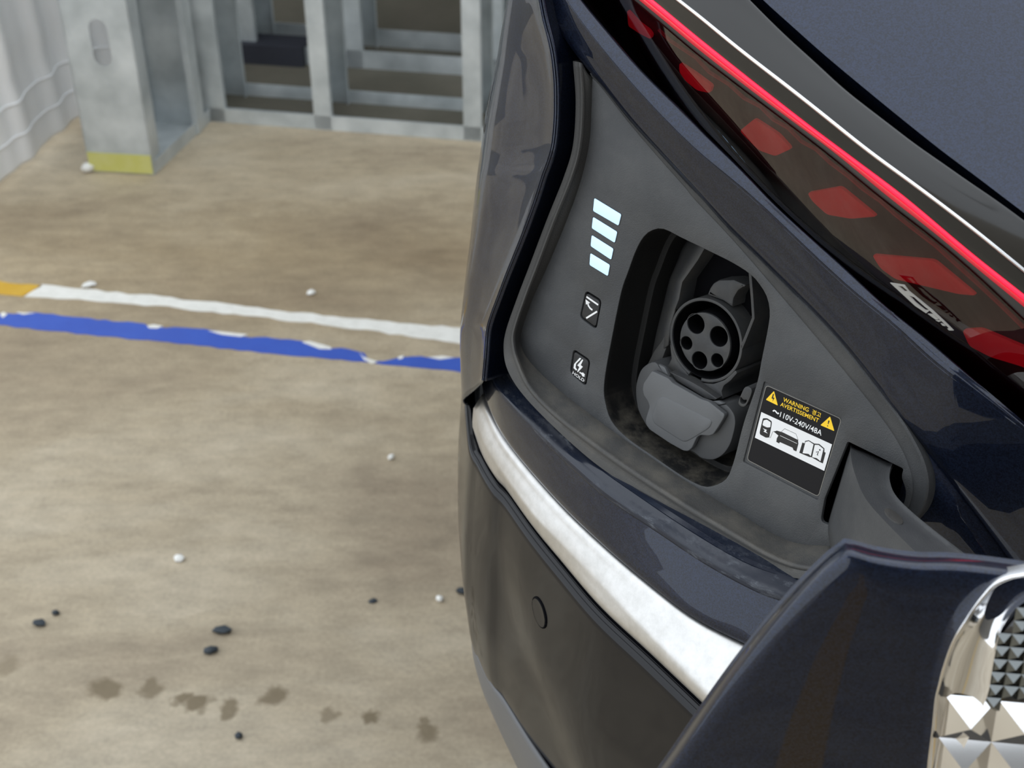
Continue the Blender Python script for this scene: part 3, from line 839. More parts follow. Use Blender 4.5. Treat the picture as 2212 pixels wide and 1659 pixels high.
# the shapes run on beyond the frame: across the rear, and forward along the side
def path_out(row, end, step, n_, blend):
    h_ = (row[0] - row[6]) if end == 0 else (row[-1] - row[-7]); h_ = h_ / np.linalg.norm(h_)
    out = []; p = np.zeros(3)
    for i in range(n_):
        f_ = min(1.0, (i + 1) / blend); d = h_ * (1 - f_) + np.array([.13, .99, 0] if end == 0 else [1.0, -.03, -.02]) * f_
        p = p + d / np.linalg.norm(d) * step; out.append(p.copy())
    return np.array(out)
FARD = path_out(k2, 0, .10, 12, 4); NEARD = path_out(k2, 1, .06, 9, 5)
def ext(row):
    return np.concatenate([row[0] + FARD[::-1], row, row[-1] + NEARD])
kk0, kk1, kk2 = k0, k1, k2
k0, k1, k2 = ext(k0), ext(k1), ext(k2)
kv = k1 - k0
k0b = k0 - PN * .020
km = k0 * .5 + k1 * .5 + PN * .0008
BAND = loft('shoulder_panel', [k0b, k0, km, k1 - kv * .04, k1 + (k2 - k1) * .04], 'navy', CAR, sub=4, thick=.001, sharp=40, label='navy shoulder band between charge port and tail lamp')
bv = k2 - k1
nbv = np.cross(bv, np.gradient(k1, axis=0)); nbv /= np.linalg.norm(nbv, axis=1)[:, None]
nbv *= np.sign(nbv[:, 2:3])
loft('shoulder_edge', [k1 + bv * .02 - nbv * .0008, k1 + bv * .06, k1 + bv * .35 + nbv * .0006, k1 + bv * .7 + nbv * .0006, k2, k2 - nbv * .006], 'navy', BAND, sub=3, thick=.0006, sharp=60, label='light-catching upper edge of the shoulder')
# quarter panel right of and below the port's tail
q0 = k0[len(FARD) + int(NK * .72):]
qt = np.linspace(0, 1, len(q0))[:, None]
qrow2 = q0 + (PV * .10 - PN * .012) * (1 - qt) + np.array([0, -.012, -.09]) * qt
qrow3 = q0 + (PV * .30 - PN * .05) * (1 - qt) + np.array([0, .02, -.19]) * qt
loft('quarter_panel', [q0 - PN * .001, qrow2, qrow3], 'navy', CAR, sub=4, thick=.001, label='navy quarter panel beyond the charge port')

# lamp face: overhangs outwards above the shoulder edge and bends round the corner
kd = kk2[int(NK*.75)] - kk2[int(NK*.1)]; kd /= np.linalg.norm(kd)
inw = np.array([-PN[0], -PN[1], 0]); inw /= np.linalg.norm(inw)
tilt = np.array([0, 0, 1]) * math.cos(math.radians(18)) - inw * math.sin(math.radians(18))
ln = np.cross(kd, tilt); ln /= np.linalg.norm(ln)
if ln @ PN < 0: ln = -ln
lp0 = kk2[int(NK*.45)]
KAPPA = 1.8
kdh = np.array([kd[0], kd[1], 0]); kdh /= np.linalg.norm(kdh)
def lp(x, y, off=0.0):
    p = on_plane(x, y, lp0 + ln * off, ln)
    for _ in range(4):
        s_ = (p - lp0) @ kdh
        p = on_plane(x, y, lp0 + ln * (off - .5 * KAPPA * s_ * s_), ln)
    return p
def pair(px, off):
    return smooth(spl([lp(x, y, off) for x, y in px], 90), 5)
C_low = [(1150, -90), (1210, -66), (1262, 0), (1335, 84), (1412, 170), (1495, 250), (1590, 345), (1660, 420), (1735, 490), (1832, 580), (1930, 668), (2010, 732), (2090, 800), (2212, 912), (2330, 1020)]
C_gl = [(1220, -122), (1290, -66), (1370, 0), (1430, 50), (1500, 110), (1565, 160), (1629, 209), (1693, 257), (1757, 306), (1822, 357), (1886, 412), (1950, 461), (2015, 510), (2111, 592), (2212, 688), (2330, 800)]
C_l0 = [(1240, -124), (1312, -66), (1388, 0), (1440, 42), (1500, 93), (1565, 144), (1629, 193), (1693, 241), (1757, 288), (1822, 337), (1886, 391), (1950, 443), (2015, 492), (2111, 573), (2212, 655), (2330, 756)]
C_l1 = [(1262, -120), (1338, -60), (1415, 0), (1458, 36), (1500, 71), (1565, 123), (1629, 174), (1693, 224), (1757, 274), (1822, 322), (1886, 370), (1950, 417), (2015, 472), (2111, 553), (2212, 632), (2330, 728)]
C_6 = [(1320, -120), (1396, -60), (1472, 0), (1486, 11), (1505, 25), (1580, 87), (1629, 126), (1693, 175), (1757, 225), (1822, 277), (1886, 328), (1950, 374), (2015, 422), (2111, 495), (2212, 577), (2330, 674)]
C_7 = [(1500, -120), (1560, -60), (1620, 0), (1640, 20), (1665, 45), (1709, 87), (1765, 137), (1822, 190), (1875, 232), (1930, 274), (1983, 315), (2040, 354), (2090, 390), (2144, 426), (2212, 476), (2330, 566)]
C_8 = [(1540, -120), (1598, -60), (1656, 0), (1690, 30), (1740, 75), (1790, 119), (1850, 169), (1918, 225), (1980, 275), (2047, 328), (2100, 367), (2150, 405), (2212, 452), (2330, 540)]
lo, g0, l0, l1, c6 = (ext(q) for q in (pair(C_low, 0), pair(C_gl, -.001), pair(C_l0, -.001), pair(C_l1, -.001), pair(C_6, -.003)))
# lamp interior, then lens
lin0, lin1 = ext(pair(C_low, -.010)), ext(pair(C_gl, -.010))
LAMP = loft('tail_lamp', [lo - ln * .0005, lin0, lin1, g0 - ln * .0008], 'lamp_in', CAR, sub=2, thick=.0, cross='lin', label='dark red tail lamp interior under a smoked lens')
loft('lens', [lo + ln * .0005, (lo * 2 + g0) / 3 + ln * .0014, (lo + g0 * 2) / 3 + ln * .0016, g0 + ln * .0008], 'lens', LAMP, sub=4, thick=0, label='smoked red lamp lens')
PATCH = [[(1352, 22), (1378, 50), (1400, 66), (1407, 76), (1404, 86), (1380, 74), (1355, 58)], [(1466, 136), (1500, 158), (1538, 186), (1533, 202), (1505, 196), (1480, 176), (1466, 156)],
         [(1629, 257), (1680, 290), (1709, 322), (1674, 338), (1638, 325), (1597, 283)], [(1743, 417), (1815, 404), (1894, 468), (1838, 473), (1786, 464), (1754, 435)],
         [(1883, 550), (2018, 562), (2111, 638), (2073, 635), (1934, 603), (1902, 580)], [(2079, 712), (2120, 709), (2212, 747), (2300, 790), (2290, 830), (2212, 791), (2140, 770), (2095, 747)]]
lu = kd; lv = np.cross(ln, lu)
def l3(u, v, w): return lp0 + lu * u * .001 + lv * v * .001 + ln * (w * .001 - .5 * KAPPA * (float((lu * u + lv * v) @ kdh) * .001) ** 2)
def luv(x, y, off=0.0):
    d = (lp(x, y, off * .001) - lp0) * 1000
    return (float(d @ lu), float(d @ lv))
for q in PATCH:
    plate('reflector', round_poly([luv(x, y, -8) for x, y in q], 2.0, 3), 'reflector', LAMP, w0=-8, w1=-9.5, bevel=.4, to3=l3)
# faint wavy edge light along the top of the lamp
wv_ = [(1420, 58), (1445, 82), (1500, 118), (1530, 150), (1572, 176), (1605, 206), (1640, 224), (1668, 252), (1700, 270), (1730, 300), (1760, 316), (1792, 346), (1830, 374), (1860, 400), (1900, 428), (1930, 455), (1975, 490), (2020, 524), (2060, 560), (2110, 604), (2160, 650), (2212, 700)]
M['edge_dim'] = emit('faint_red_edge', (0.30, 0.02, 0.03), .12)
plate('edge_light', band([luv(x, y + 8, -7) for x, y in wv_], .8), 'edge_dim', LAMP, w0=-7, w1=-8.5, to3=l3)
# etched lettering on the lens: traced strokes
def b6(x, y): return luv(1880 + x / 9.217, 580 + y / 9.217, 3.9)
BADGE = [([b6(*p) for p in [(400, 280), (685, 325), (770, 440), (1240, 820), (1500, 1060), (1665, 1225), (1580, 1225), (1545, 1190), (1575, 1175), (1440, 1050), (1190, 830), (1120, 885), (900, 740), (640, 500)]],
          [[b6(*p) for p in [(560, 340), (650, 350), (760, 445), (690, 450)]], [b6(*p) for p in [(780, 530), (880, 565), (1100, 760), (1190, 825), (1100, 820), (920, 680)]]]),
         [b6(*p) for p in [(1150, 895), (1270, 905), (1370, 1005), (1310, 1010)]], [b6(*p) for p in [(1310, 1025), (1400, 1020), (1420, 1045), (1370, 1055)]], [b6(*p) for p in [(1410, 1085), (1480, 1105), (1510, 1140), (1450, 1130)]]]
multi_plate('lettering', BADGE, 'etched', LAMP, 4.1, 3.7, l3, 'small pale lettering on the lens')
# light guide and trims
loft('lower_lamp_trim', [g0 - ln * .004, g0, l0, l0 - ln * .003], 'trim_grey', CAR, sub=2, thick=.0006, cross='lin')
half = l0 * .45 + l1 * .55
loft('light_bar', [l0 - ln * .002, l0 + ln * .0006, half + ln * .0012], 'led_dim', CAR, sub=3, thick=.0006, label='dim red edge of the light bar')
loft('light_bar', [half + ln * .0012, l0 * .1 + l1 * .9 + ln * .0012, l1 - ln * .002], 'led_red', CAR, sub=3, thick=.0006, label='glowing red light bar')
loft('upper_lamp_trim', [l1 - ln * .003, l1 + ln * .0006, (l1 + c6) / 2 + ln * .001, c6 + ln * .001], 'trim_black', CAR, sub=3, thick=.0008)
# thin chrome bead standing in for a highlight on the trim edge
cb = c6 + ln * .001
def tube(name, path, r, mat, parent, seg=8, **k):
    vs, fs = [], []
    path = [np.array(p) for p in path]
    for i, p in enumerate(path):
        d = path[min(i + 1, len(path) - 1)] - path[max(i - 1, 0)]; d /= np.linalg.norm(d)
        a = np.cross(d, [0, 0, 1.0]); a /= np.linalg.norm(a); b_ = np.cross(d, a)
        for j in range(seg):
            t = 2 * math.pi * j / seg; vs.append(p + (a * math.cos(t) + b_ * math.sin(t)) * r)
    for i in range(len(path) - 1):
        for j in range(seg):
            fs.append((i * seg + j, i * seg + (j + 1) % seg, (i + 1) * seg + (j + 1) % seg, (i + 1) * seg + j))
    fs.append(tuple(range(seg))); fs.append(tuple((len(path) - 1) * seg + j for j in range(seg)))
    return add_mesh(name, vs, fs, mat, parent, 60, face_cam=False, **k)
for h_ in (.085, .155):
    kk = int(np.interp(h_, [r[0][2] for r in tp_rows], np.arange(len(tp_rows))))
    f_ = (h_ - tp_rows[kk][0][2]) / (tp_rows[kk + 1][0][2] - tp_rows[kk][0][2])
    pth = np.array(tp_rows[kk]) * (1 - f_) + np.array(tp_rows[kk + 1]) * f_
    tube('hem_seam', pth + np.array([.001, -.001, 0]), .0022, 'cloth', tp)
tube('highlight_bead', cb, .0009, 'chrome', CAR, label='thin chrome bead standing for the highlight along the trim')
tube('cover_gap', [on_skin(LOWB, x, y, .0002) for x, y in [(1166 + (x - 1166) * 1.05, 1323 + (y - 1323) * 1.05) for x, y in cap_px + cap_px[:1]]], .0007, 'liner', CAR)
# upper trim leans in, tailgate leans in further
t2 = np.array([0, 0, 1]) * math.cos(math.radians(48)) + inw * math.sin(math.radians(48))
n2 = np.cross(kd, t2); n2 /= np.linalg.norm(n2); n2 = n2 if n2 @ PN > 0 else -n2
p2 = cb[45 + len(FARD)]
c7 = np.array(spl([on_plane(x, y, p2, n2) for x, y in C_7], 90)); c7 = ext(smooth(c7, 5))
loft('tailgate_trim', [cb - ln * .003, cb, (cb * .6 + c7 * .4) + n2 * .0022, (cb * .25 + c7 * .75) + n2 * .0020, c7, c7 - n2 * .010], 'trim_black', CAR, sub=4, thick=.0008, sharp=60, label='satin black trim above the light bar')
t3_ = np.array([0, 0, 1]) * math.cos(math.radians(64)) + inw * math.sin(math.radians(64))
n3 = np.cross(kd, t3_); n3 /= np.linalg.norm(n3); n3 = n3 if n3 @ PN > 0 else -n3
p3 = c7[45 + len(FARD)] - n3 * .001
c8 = np.array(spl([on_plane(x, y, p3, n3) for x, y in C_8], 90)); c8 = ext(smooth(c8, 5))
rows = [c8 - n3 * .012, c8 - n3 * .002, c8 + t3_ * .004]
for d_, dn_ in ((.05, .004), (.12, .004), (.22, -.004), (.36, -.030), (.55, -.09)):
    rows.append(c8 + t3_ * d_ + n3 * dn_)
loft('tailgate', rows, 'navy', CAR, sub=4, thick=.0012, sharp=60, label='navy metallic tailgate skin')
# dark inner body
cp_ = [(.30, .56), (1.15, .52), (1.15, 2.0), (.36, 2.0), (.24, 1.5), (.16, .98)]
plate('inner_body', cp_, 'liner', CAR, w0=1.05, w1=.42, to3=lambda u, v, w: np.array([u, v, w]))
# dark liner behind gaps
lr = [c7 - n2 * .012, c8 - n3 * .014]
loft('gap_liner', [c7 - n2 * .009, c7 - n2 * .03, c8 - n3 * .03, c8 - n3 * .011], 'liner', CAR, sub=1, thick=.001, cross='lin')
# ------------------------------------------------------------------ charge port panel
RIo = [(1277, 165), (1275, 235), (1270, 310), (1250, 396), (1218, 484), (1177, 582), (1149, 643), (1127, 706), (1122, 738), (1133, 769), (1165, 807), (1218, 854), (1312, 926), (1384, 977), (1492, 1049), (1583, 1104), (1673, 1158), (1730, 1178), (1800, 1183)]
ROo = [(1254, 135), (1259, 220), (1253, 315), (1234, 385), (1199, 472), (1160, 575), (1135, 640), (1111, 712), (1110, 748), (1120, 785), (1145, 838), (1200, 896), (1290, 965), (1370, 1021), (1480, 1092), (1575, 1149), (1665, 1201), (1730, 1224), (1800, 1228)]
GSo = [(1249, 130), (1255, 220), (1249, 312), (1229, 380), (1193, 470), (1155, 570), (1130, 635), (1104, 709), (1097, 752), (1104, 796), (1133, 842), (1190, 904), (1276, 986), (1360, 1048), (1470, 1124), (1572, 1187), (1662, 1229), (1728, 1246), (1800, 1250)]
LA = [(1277, 165), (1300, 190), (1361, 268), (1425, 343), (1480, 405), (1500, 430), (1560, 493), (1613, 552), (1725, 683), (1800, 772), (1854, 838), (1902, 899), (1940, 955), (1965, 1010), (1972, 1060), (1955, 1110), (1900, 1160)]
LB = [(1277, 158), (1302, 184), (1363, 260), (1429, 332), (1490, 399), (1521, 430), (1577, 494), (1637, 553), (1759, 675), (1824, 746), (1888, 826), (1936, 888), (1968, 938), (1998, 1000), (2006, 1058), (1985, 1115), (1920, 1175)]
wRO = np.interp(np.arange(19), [0, 3, 7, 10, 18], [5, 7, 9, 13, 15])
sb3 = 7
ri = np.array(spl_idx([pp(x, y, 0) for x, y in RIo], sb3))
ro = np.array(spl_idx([pp(x, y, w) for (x, y), w in zip(ROo, wRO)], sb3))
gs = np.array(spl_idx([pp(x, y, w - (6 if i < 9 else 3)) for i, ((x, y), w) in enumerate(zip(GSo, wRO))], sb3))
gs_in = gs - PN * .045
rf = ri * .82 + ro * .18 + PN * .0012
rg = ri * .18 + ro * .82 - PN * .0001
rh = ro * .75 + gs * .25 + PN * .0004
# outlines in the panel plane
face_uv = [((p - PO) @ PU * 1000, (p - PO) @ PV * 1000) for p in ri] + [tuple(q) for q in spl(uvs(LA[::-1]), 90)][0:]
OPEN = [(1433, 495), (1474, 515), (1536, 545), (1580, 567), (1618, 591), (1639, 613), (1656, 642), (1662, 675), (1658, 710), (1645, 775), (1634, 830), (1607, 910), (1589, 980), (1582, 1004), (1571, 1031), (1553, 1045), (1526, 1052), (1499, 1043), (1463, 1022), (1408, 984), (1363, 953), (1333, 926), (1316, 901), (1307, 868), (1304, 843), (1308, 803), (1319, 743), (1341, 634), (1357, 586), (1374, 540), (1390, 512), (1408, 498)]
open_uv = [tuple(q) for q in spl(uvs(OPEN), 110, True)]
BTN1 = uvs([(1265, 627.4), (1299.4, 648.6), (1287.5, 712.2), (1251.7, 685.7)])
BTN2 = uvs([(1238.4, 754), (1275, 778.4), (1265, 835.4), (1230.5, 805)])
def grow(poly, d):
    c = np.mean(poly, axis=0); o_ = []
    for p in poly:
        v = np.array(p) - c; l = np.linalg.norm(v); o_.append(tuple(c + v * (l + d) / l))
    return o_
b1h, b2h = round_poly(BTN1, 2.6, 5), round_poly(BTN2, 2.6, 5)
STK = uvs([(1650.5, 824), (1818, 903), (1766, 1080.4), (1604.9, 997.4)])
SLOT = uvs([(1831, 954), (1951, 1013), (1946, 1030), (1958, 1062), (1950, 1096), (1900, 1140), (1845, 1150), (1772, 1128), (1781, 1078)])
slot_uv = round_poly(SLOT, [1, 1, 3, 6, 6, 6, 4, 3, 1], 4)
PANEL = plate('charge_port_panel', face_uv, 'plastic', CAR, holes=[open_uv, b1h, b2h, round_poly(STK, .8, 3), slot_uv], w0=0, w1=-2.2, bevel=.5, sharp=25, label='grained black plastic charge port surround')
loft('raised_rim', [ri - PN * .001, ri, rf, rg, ro, rh, gs, gs_in], 'plastic_rim', PANEL, sub=3, thick=.0008, sharp=50, label='raised dusty rim along the left and bottom')
la = np.array(spl_idx([pp(x, y, 0) for x, y in LA], 6)); lb = np.array(spl_idx([pp(x, y, 2.6) for x, y in LB], 6))
loft('upper_lip', [la - PN * .002, la, la * .4 + lb * .6 + PN * .0004, lb, lb - PN * .012], 'plastic', PANEL, sub=3, thick=.0006, sharp=40)
# dark liner plate behind everything
plate('inner_liner', [(-190, -190), (60, -190), (190, 40), (190, 160), (-60, 170), (-190, 120)], 'liner', CAR, w0=-86, w1=-88)
# recess walls
def inset_uv(poly, d):
    c = []; k_ = len(poly)
    ar = sum(poly[i - 1][0] * poly[i][1] - poly[i][0] * poly[i - 1][1] for i in range(k_))
    sgn = 1 if ar > 0 else -1
    for i in range(k_):
        a = np.array(poly[i - 1]); b_ = np.array(poly[(i + 1) % k_]); t = b_ - a; t /= np.linalg.norm(t)
        c.append(tuple(np.array(poly[i]) + sgn * np.array([-t[1], t[0]]) * d))
    return c
o0 = open_uv
prof = [(0.0, -.4), (.35, -1.2), (.5, -3), (1.3, -22), (1.7, -22.8), (2.2, -23), (4.2, -23), (4.7, -23.3), (5.0, -24.2), (5.6, -82)]
vs, fs = [], []
k = len(o0)
for d_, w_ in prof:
    vs += [P3(p[0], p[1], w_) for p in inset_uv(o0, d_)]
for i in range(len(prof) - 1):
    for j in range(k):
        fs.append((i * k + j, i * k + (j + 1) % k, (i + 1) * k + (j + 1) % k, (i + 1) * k + j))
add_mesh('recess_wall', vs, fs, 'plastic_shaded', PANEL, 35, thick=.0)
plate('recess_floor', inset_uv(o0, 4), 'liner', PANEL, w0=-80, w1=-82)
# charge level lights
SEG = [[(1284.3, 427.5), (1342.6, 463), (1336.5, 487.4), (1281.6, 455.6)], [(1281.6, 468.3), (1333.9, 500.7), (1328.3, 524.5), (1278.7, 492.7)],
       [(1278.7, 507.5), (1325.6, 537.2), (1320.6, 561), (1276.3, 531.4)], [(1275.8, 546.5), (1318, 572.2), (1313.4, 596.3), (1274, 572.2)]]
for i, q in enumerate(SEG):
    a = uvs(q)
    plate('light_frame', round_poly(grow(a, .55), 1.1, 3), 'black_print', PANEL, w0=.12, w1=-.5)
    plate('charge_level_light', round_poly(a, .9, 4), 'led_white', PANEL, w0=.3, w1=-.5, bevel=.1, label='pale blue lit charge level segment')
# buttons with their symbols
def c7_(x, y, w=0): return uv(1200 + x / 3.7727, 410 + y / 3.7727, w)
def cb_(x, y, w=0): return uv(1212 + x / 15.0875, 740 + y / 15.0875, w)
plate('button_well', grow(b1h, 1), 'liner', PANEL, w0=-1.8, w1=-3); plate('button_well', grow(b2h, 1), 'liner', PANEL, w0=-1.8, w1=-3)
bt1 = plate('door_button', round_poly(grow(BTN1, -1.35), 2.1, 5), 'button', CAR, w0=-.15, w1=-2.5, bevel=.35, label='charge door button with arrow symbol')
multi_plate('button_symbol', [band([c7_(252, 872), (c7_(347, 938))], .95), band([c7_(250, 1046), c7_(338, 992)], .95), band([c7_(*p) for p in [(300, 980), (282, 966), (268, 945), (262, 920)]], .95), [c7_(*p) for p in [(245, 893), (282, 922), (248, 935)]]],
            'white', bt1, -.02, -.1)
bt2 = plate('hold_button', round_poly(grow(BTN2, -1.35), 2.1, 5), 'button', CAR, w0=-.15, w1=-2.5, bevel=.35, label='connector hold button marked HOLD with bolt and plug')
sym = [[cb_(*p) for p in [(605, 498), (648, 510), (640, 540), (490, 690), (470, 810), (520, 880), (505, 912), (480, 900), (405, 830), (425, 700)]],
       [cb_(*p) for p in [(690, 550), (718, 570), (640, 735), (708, 792), (545, 968), (525, 945), (595, 800), (530, 742)]],
       [cb_(*p) for p in [(605, 950), (660, 985), (715, 978), (745, 1010), (775, 1050), (755, 1070), (770, 1110), (725, 1115), (690, 1090), (660, 1030), (590, 985)]]]
multi_plate('button_symbol', sym, 'white', bt2, -.02, -.1)
b0_ = cb_(362, 1015); b1_ = cb_(735, 1290)
tv, tf = text_shape('HOLD', b0_[0], b0_[1], b1_[0], b1_[1], 1.75, w=-.03)
add_mesh('button_lettering', tv, tf, 'white', bt2, label='white HOLD lettering')

# ------------------------------------------------------------------ warning sticker
def c6_(x, y, w=-.8): return uv(1600 + x / 6.144, 820 + y / 6.144, w)
def s6(pts): return [c6_(*p) for p in pts]
plate('sticker_bed', grow(STK, .5), 'plastic', PANEL, w0=-1.1, w1=-2.4)
sq = s6([(335, 68), (1340, 520), (1032, 1560), (78, 1065)])
STKO = plate('warning_sticker', round_poly(sq, 2.2, 5), 'sticker_edge', CAR, w0=-.85, w1=-1.1, label='black and white high-voltage warning sticker')
plate('sticker_face', round_poly(inset_uv(round_poly(sq, 2.2, 5), .35), .01, 1), 'sticker', STKO, w0=-.80, w1=-.9)
multi_plate('warning_triangle', [round_poly(s6([(443, 150), (494, 345), (334, 266)]), .5, 3)], 'yellow', STKO, -.74, -.8, label='yellow electric hazard triangle')
multi_plate('warning_triangle', [round_poly(s6([(1187, 488), (1244, 684), (1058, 604)]), .5, 3)], 'yellow', STKO, -.74, -.8, label='yellow exclamation triangle')
multi_plate('bolt_mark', [s6([(430, 188), (444, 192), (432, 236), (450, 243), (424, 292), (430, 256), (410, 247)])], 'black_print', STKO, -.69, -.74)
multi_plate('exclamation_mark', [s6([(1163, 540), (1182, 548), (1166, 592), (1157, 588)]), circle(c6_(1155, 614), .28, 10)], 'black_print', STKO, -.69, -.74)
def txt(name, body, a, b_, hpx, mat, par=STKO):
    u0, v0 = c6_(*a); u1, v1 = c6_(*b_)
    tv, tf = text_shape(body, u0, v0, u1, v1, hpx / 6.144 * 45.4 / 178.0 * 1.02, w=-.73)
    return add_mesh(name, tv, tf, mat, par)
txt('sticker_lettering', 'WARNING', (560, 287), (897, 430), 52, 'yellow')
txt('sticker_lettering', '경고', (942, 450), (1060, 503), 56, 'yellow')
txt('sticker_lettering', 'AVERTISSEMENT', (524, 347), (1030, 571), 50, 'yellow')
txt('sticker_lettering', '110V-240V/48A', (517, 492), (1070, 745), 66, 'white')
multi_plate('sticker_lettering', [band([c6_(*p) for p in [(428, 420), (445, 408), (463, 418), (480, 440), (494, 452), (508, 442)]], .75)], 'white', STKO, -.73, -.8)
plate('white_panel', s6([(275, 430), (1213, 860), (1109, 1211), (189, 770)]), 'white', STKO, w0=-.74, w1=-.8)
BLK = [round_poly(s6([(296, 512), (352, 512), (414, 552), (412, 600), (380, 768), (335, 770), (255, 725), (254, 690)]), .6, 3),
       s6([(440, 690), (482, 676), (560, 700), (762, 800), (767, 850), (740, 952), (703, 936), (690, 903), (520, 828), (513, 846), (474, 826), (480, 780), (502, 742)]),
       band([c6_(*p) for p in [(540, 692), (585, 650), (735, 720), (765, 805)]], .16), band([c6_(*p) for p in [(372, 764), (396, 770), (426, 692), (452, 686)]], .16),
       s6([(820, 835), (850, 845), (856, 813), (905, 804), (978, 848), (1042, 853), (1112, 913), (1111, 960), (1129, 970), (1091, 1112), (1050, 1092), (942, 1030), (912, 1026), (779, 970)])]
multi_plate('pictogram', BLK, 'black_print', STKO, -.69, -.74, label='black charger, car and manual pictograms')
WHT = [round_poly(s6([(306, 540), (348, 530), (402, 566), (396, 632), (350, 634), (291, 604)]), .5, 3), s6([(296, 645), (350, 668), (336, 685), (360, 715), (305, 688), (322, 672)]), band([c6_(525, 742), c6_(750, 848)], .18),
       s6([(862, 825), (905, 815), (968, 858), (933, 1014), (902, 985), (824, 975)]), s6([(986, 865), (1035, 866), (1100, 920), (1060, 1082), (1012, 1042), (950, 1028)])]
multi_plate('pictogram_detail', WHT, 'white', STKO, -.64, -.69)
multi_plate('information_mark', [circle(c6_(1053, 932), .42, 12), band([c6_(*p) for p in [(1003, 962), (1036, 950), (1018, 1000), (1030, 1004)]], .45)], 'black_print', STKO, -.60, -.64)

# ------------------------------------------------------------------ charging inlet
WI = -20.0
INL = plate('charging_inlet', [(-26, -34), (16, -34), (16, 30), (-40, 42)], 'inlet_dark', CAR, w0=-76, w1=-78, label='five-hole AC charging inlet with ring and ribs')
rc = uv(1523.5, 735.5, WI)
a_gap0 = math.atan2(uv(1487, 812, WI)[1] - rc[1], uv(1487, 812, WI)[0] - rc[0]); a_gap1 = math.atan2(uv(1513, 832, WI)[1] - rc[1], uv(1513, 832, WI)[0] - rc[0])
r_o, r_i = 22.6, 21.0
def ring_outline(a0, a1, ro_, ri_, n=72):
    o_ = [(rc[0] + ro_ * math.cos(a0 + (a1 - a0) * i / n), rc[1] + ro_ * math.sin(a0 + (a1 - a0) * i / n)) for i in range(n + 1)]
    i_ = [(rc[0] + ri_ * math.cos(a1 + (a0 - a1) * i / n), rc[1] + ri_ * math.sin(a1 + (a0 - a1) * i / n)) for i in range(n + 1)]
    return o_ + i_
plate('inlet_ring', ring_outline(a_gap0, a_gap1 + 2 * math.pi, r_o, r_i), 'inlet', INL, w0=WI, w1=-76, bevel=.3)
dc = uv(1522.3, 738.8, WI); r_d = 15.6
HOLES = [((1502.8, 699.8), 5.4), ((1552.4, 727), 5.5), ((1482.5, 741.2), 3.7), ((1510.6, 778.5), 4.85), ((1549, 778.7), 3.8)]
hs = [circle(uv(x, y, WI), r, 28) for (x, y), r in HOLES]
plate('inlet_face', circle(dc, r_d, 72), 'inlet', INL, holes=hs, w0=WI, w1=-76, bevel=.3)
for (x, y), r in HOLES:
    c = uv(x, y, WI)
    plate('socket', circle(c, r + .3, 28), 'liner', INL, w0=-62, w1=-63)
    plate('socket_shade', circle(c, r + .05, 28), 'liner', INL, holes=[circle(c, r - .3, 28)], w0=-20.7, w1=-62)  # black tube standing in for the shade inside each hole
plate('rib', band(uvs([(1560, 470), (1517, 539), (1505, 560), (1471, 608), (1464, 645), (1455, 668)], WI), 1.7), 'inlet', INL, w0=WI, w1=-76, bevel=.3)
plate('rib', band(uvs([(1612, 540), (1620, 592), (1624, 640), (1627, 687), (1610, 730), (1601, 752)], WI), 1.7), 'inlet', INL, w0=WI, w1=-76, bevel=.3)
plate('web', round_poly(uvs([(1446, 740), (1452, 752), (1462, 780), (1487, 811), (1486, 820), (1462, 809), (1447, 801), (1436, 792), (1444, 788), (1450, 775)], WI), .6, 3), 'inlet', INL, w0=WI - .2, w1=-70, bevel=.3)
plate('web', round_poly(uvs([(1513, 831), (1518, 828), (1540, 830), (1565, 821), (1588, 800), (1592, 806), (1577, 823), (1563, 833), (1558, 846), (1562, 862), (1548, 863), (1530, 852), (1513, 840)], WI), .6, 3), 'inlet', INL, w0=WI - .2, w1=-70, bevel=.3)
plate('bore_shade', circle(rc, r_i + .05, 72), 'liner', INL, holes=[circle(rc, r_i - .4, 72)], w0=-21.0, w1=-70)  # black rings here and below stand in for shade in the bore
plate('core_shade', circle(dc, r_d + .4, 72), 'liner', INL, holes=[circle(dc, r_d - .05, 72)], w0=-21.2, w1=-70)
plate('cavity_shade', uvs([(1530, 530), (1475, 610), (1466, 652), (1500, 640), (1530, 640), (1562, 650), (1590, 690), (1606, 724), (1622, 690), (1618, 580)], -34), 'liner', INL, w0=-34, w1=-36)  # black plate standing in for the shade between the ribs
# latch catch above the ring
lt = uvs([(1527, 637), (1533, 622), (1540, 612), (1552, 605), (1585, 604), (1612, 616), (1594, 628), (1584, 645), (1582, 664), (1562, 650)], -22)
plate('latch_catch', round_poly(lt, .8, 3), 'inlet', INL, w0=-22, w1=-64, bevel=1.2)
# sloping side wall of the inlet housing
wl_a = [pp(x, y, WI - .5) for x, y in [(1540, 500), (1517, 539), (1471, 608), (1463, 648), (1447, 700), (1442, 745)]]
wl_b = [pp(x, y, -40) for x, y in [(1500, 480), (1462, 540), (1440, 600), (1424, 660), (1408, 720), (1392, 790)]]
loft('housing_side', [wl_a, wl_b], 'inlet', INL, sub=3, thick=.001, cross='lin')
plate('rib', round_poly(uvs([(1444, 706), (1443, 742), (1425, 790), (1402, 800), (1393, 798), (1412, 760), (1430, 735)], -24), 1, 3), 'plastic_rim', INL, w0=-24, w1=-76, bevel=.4)
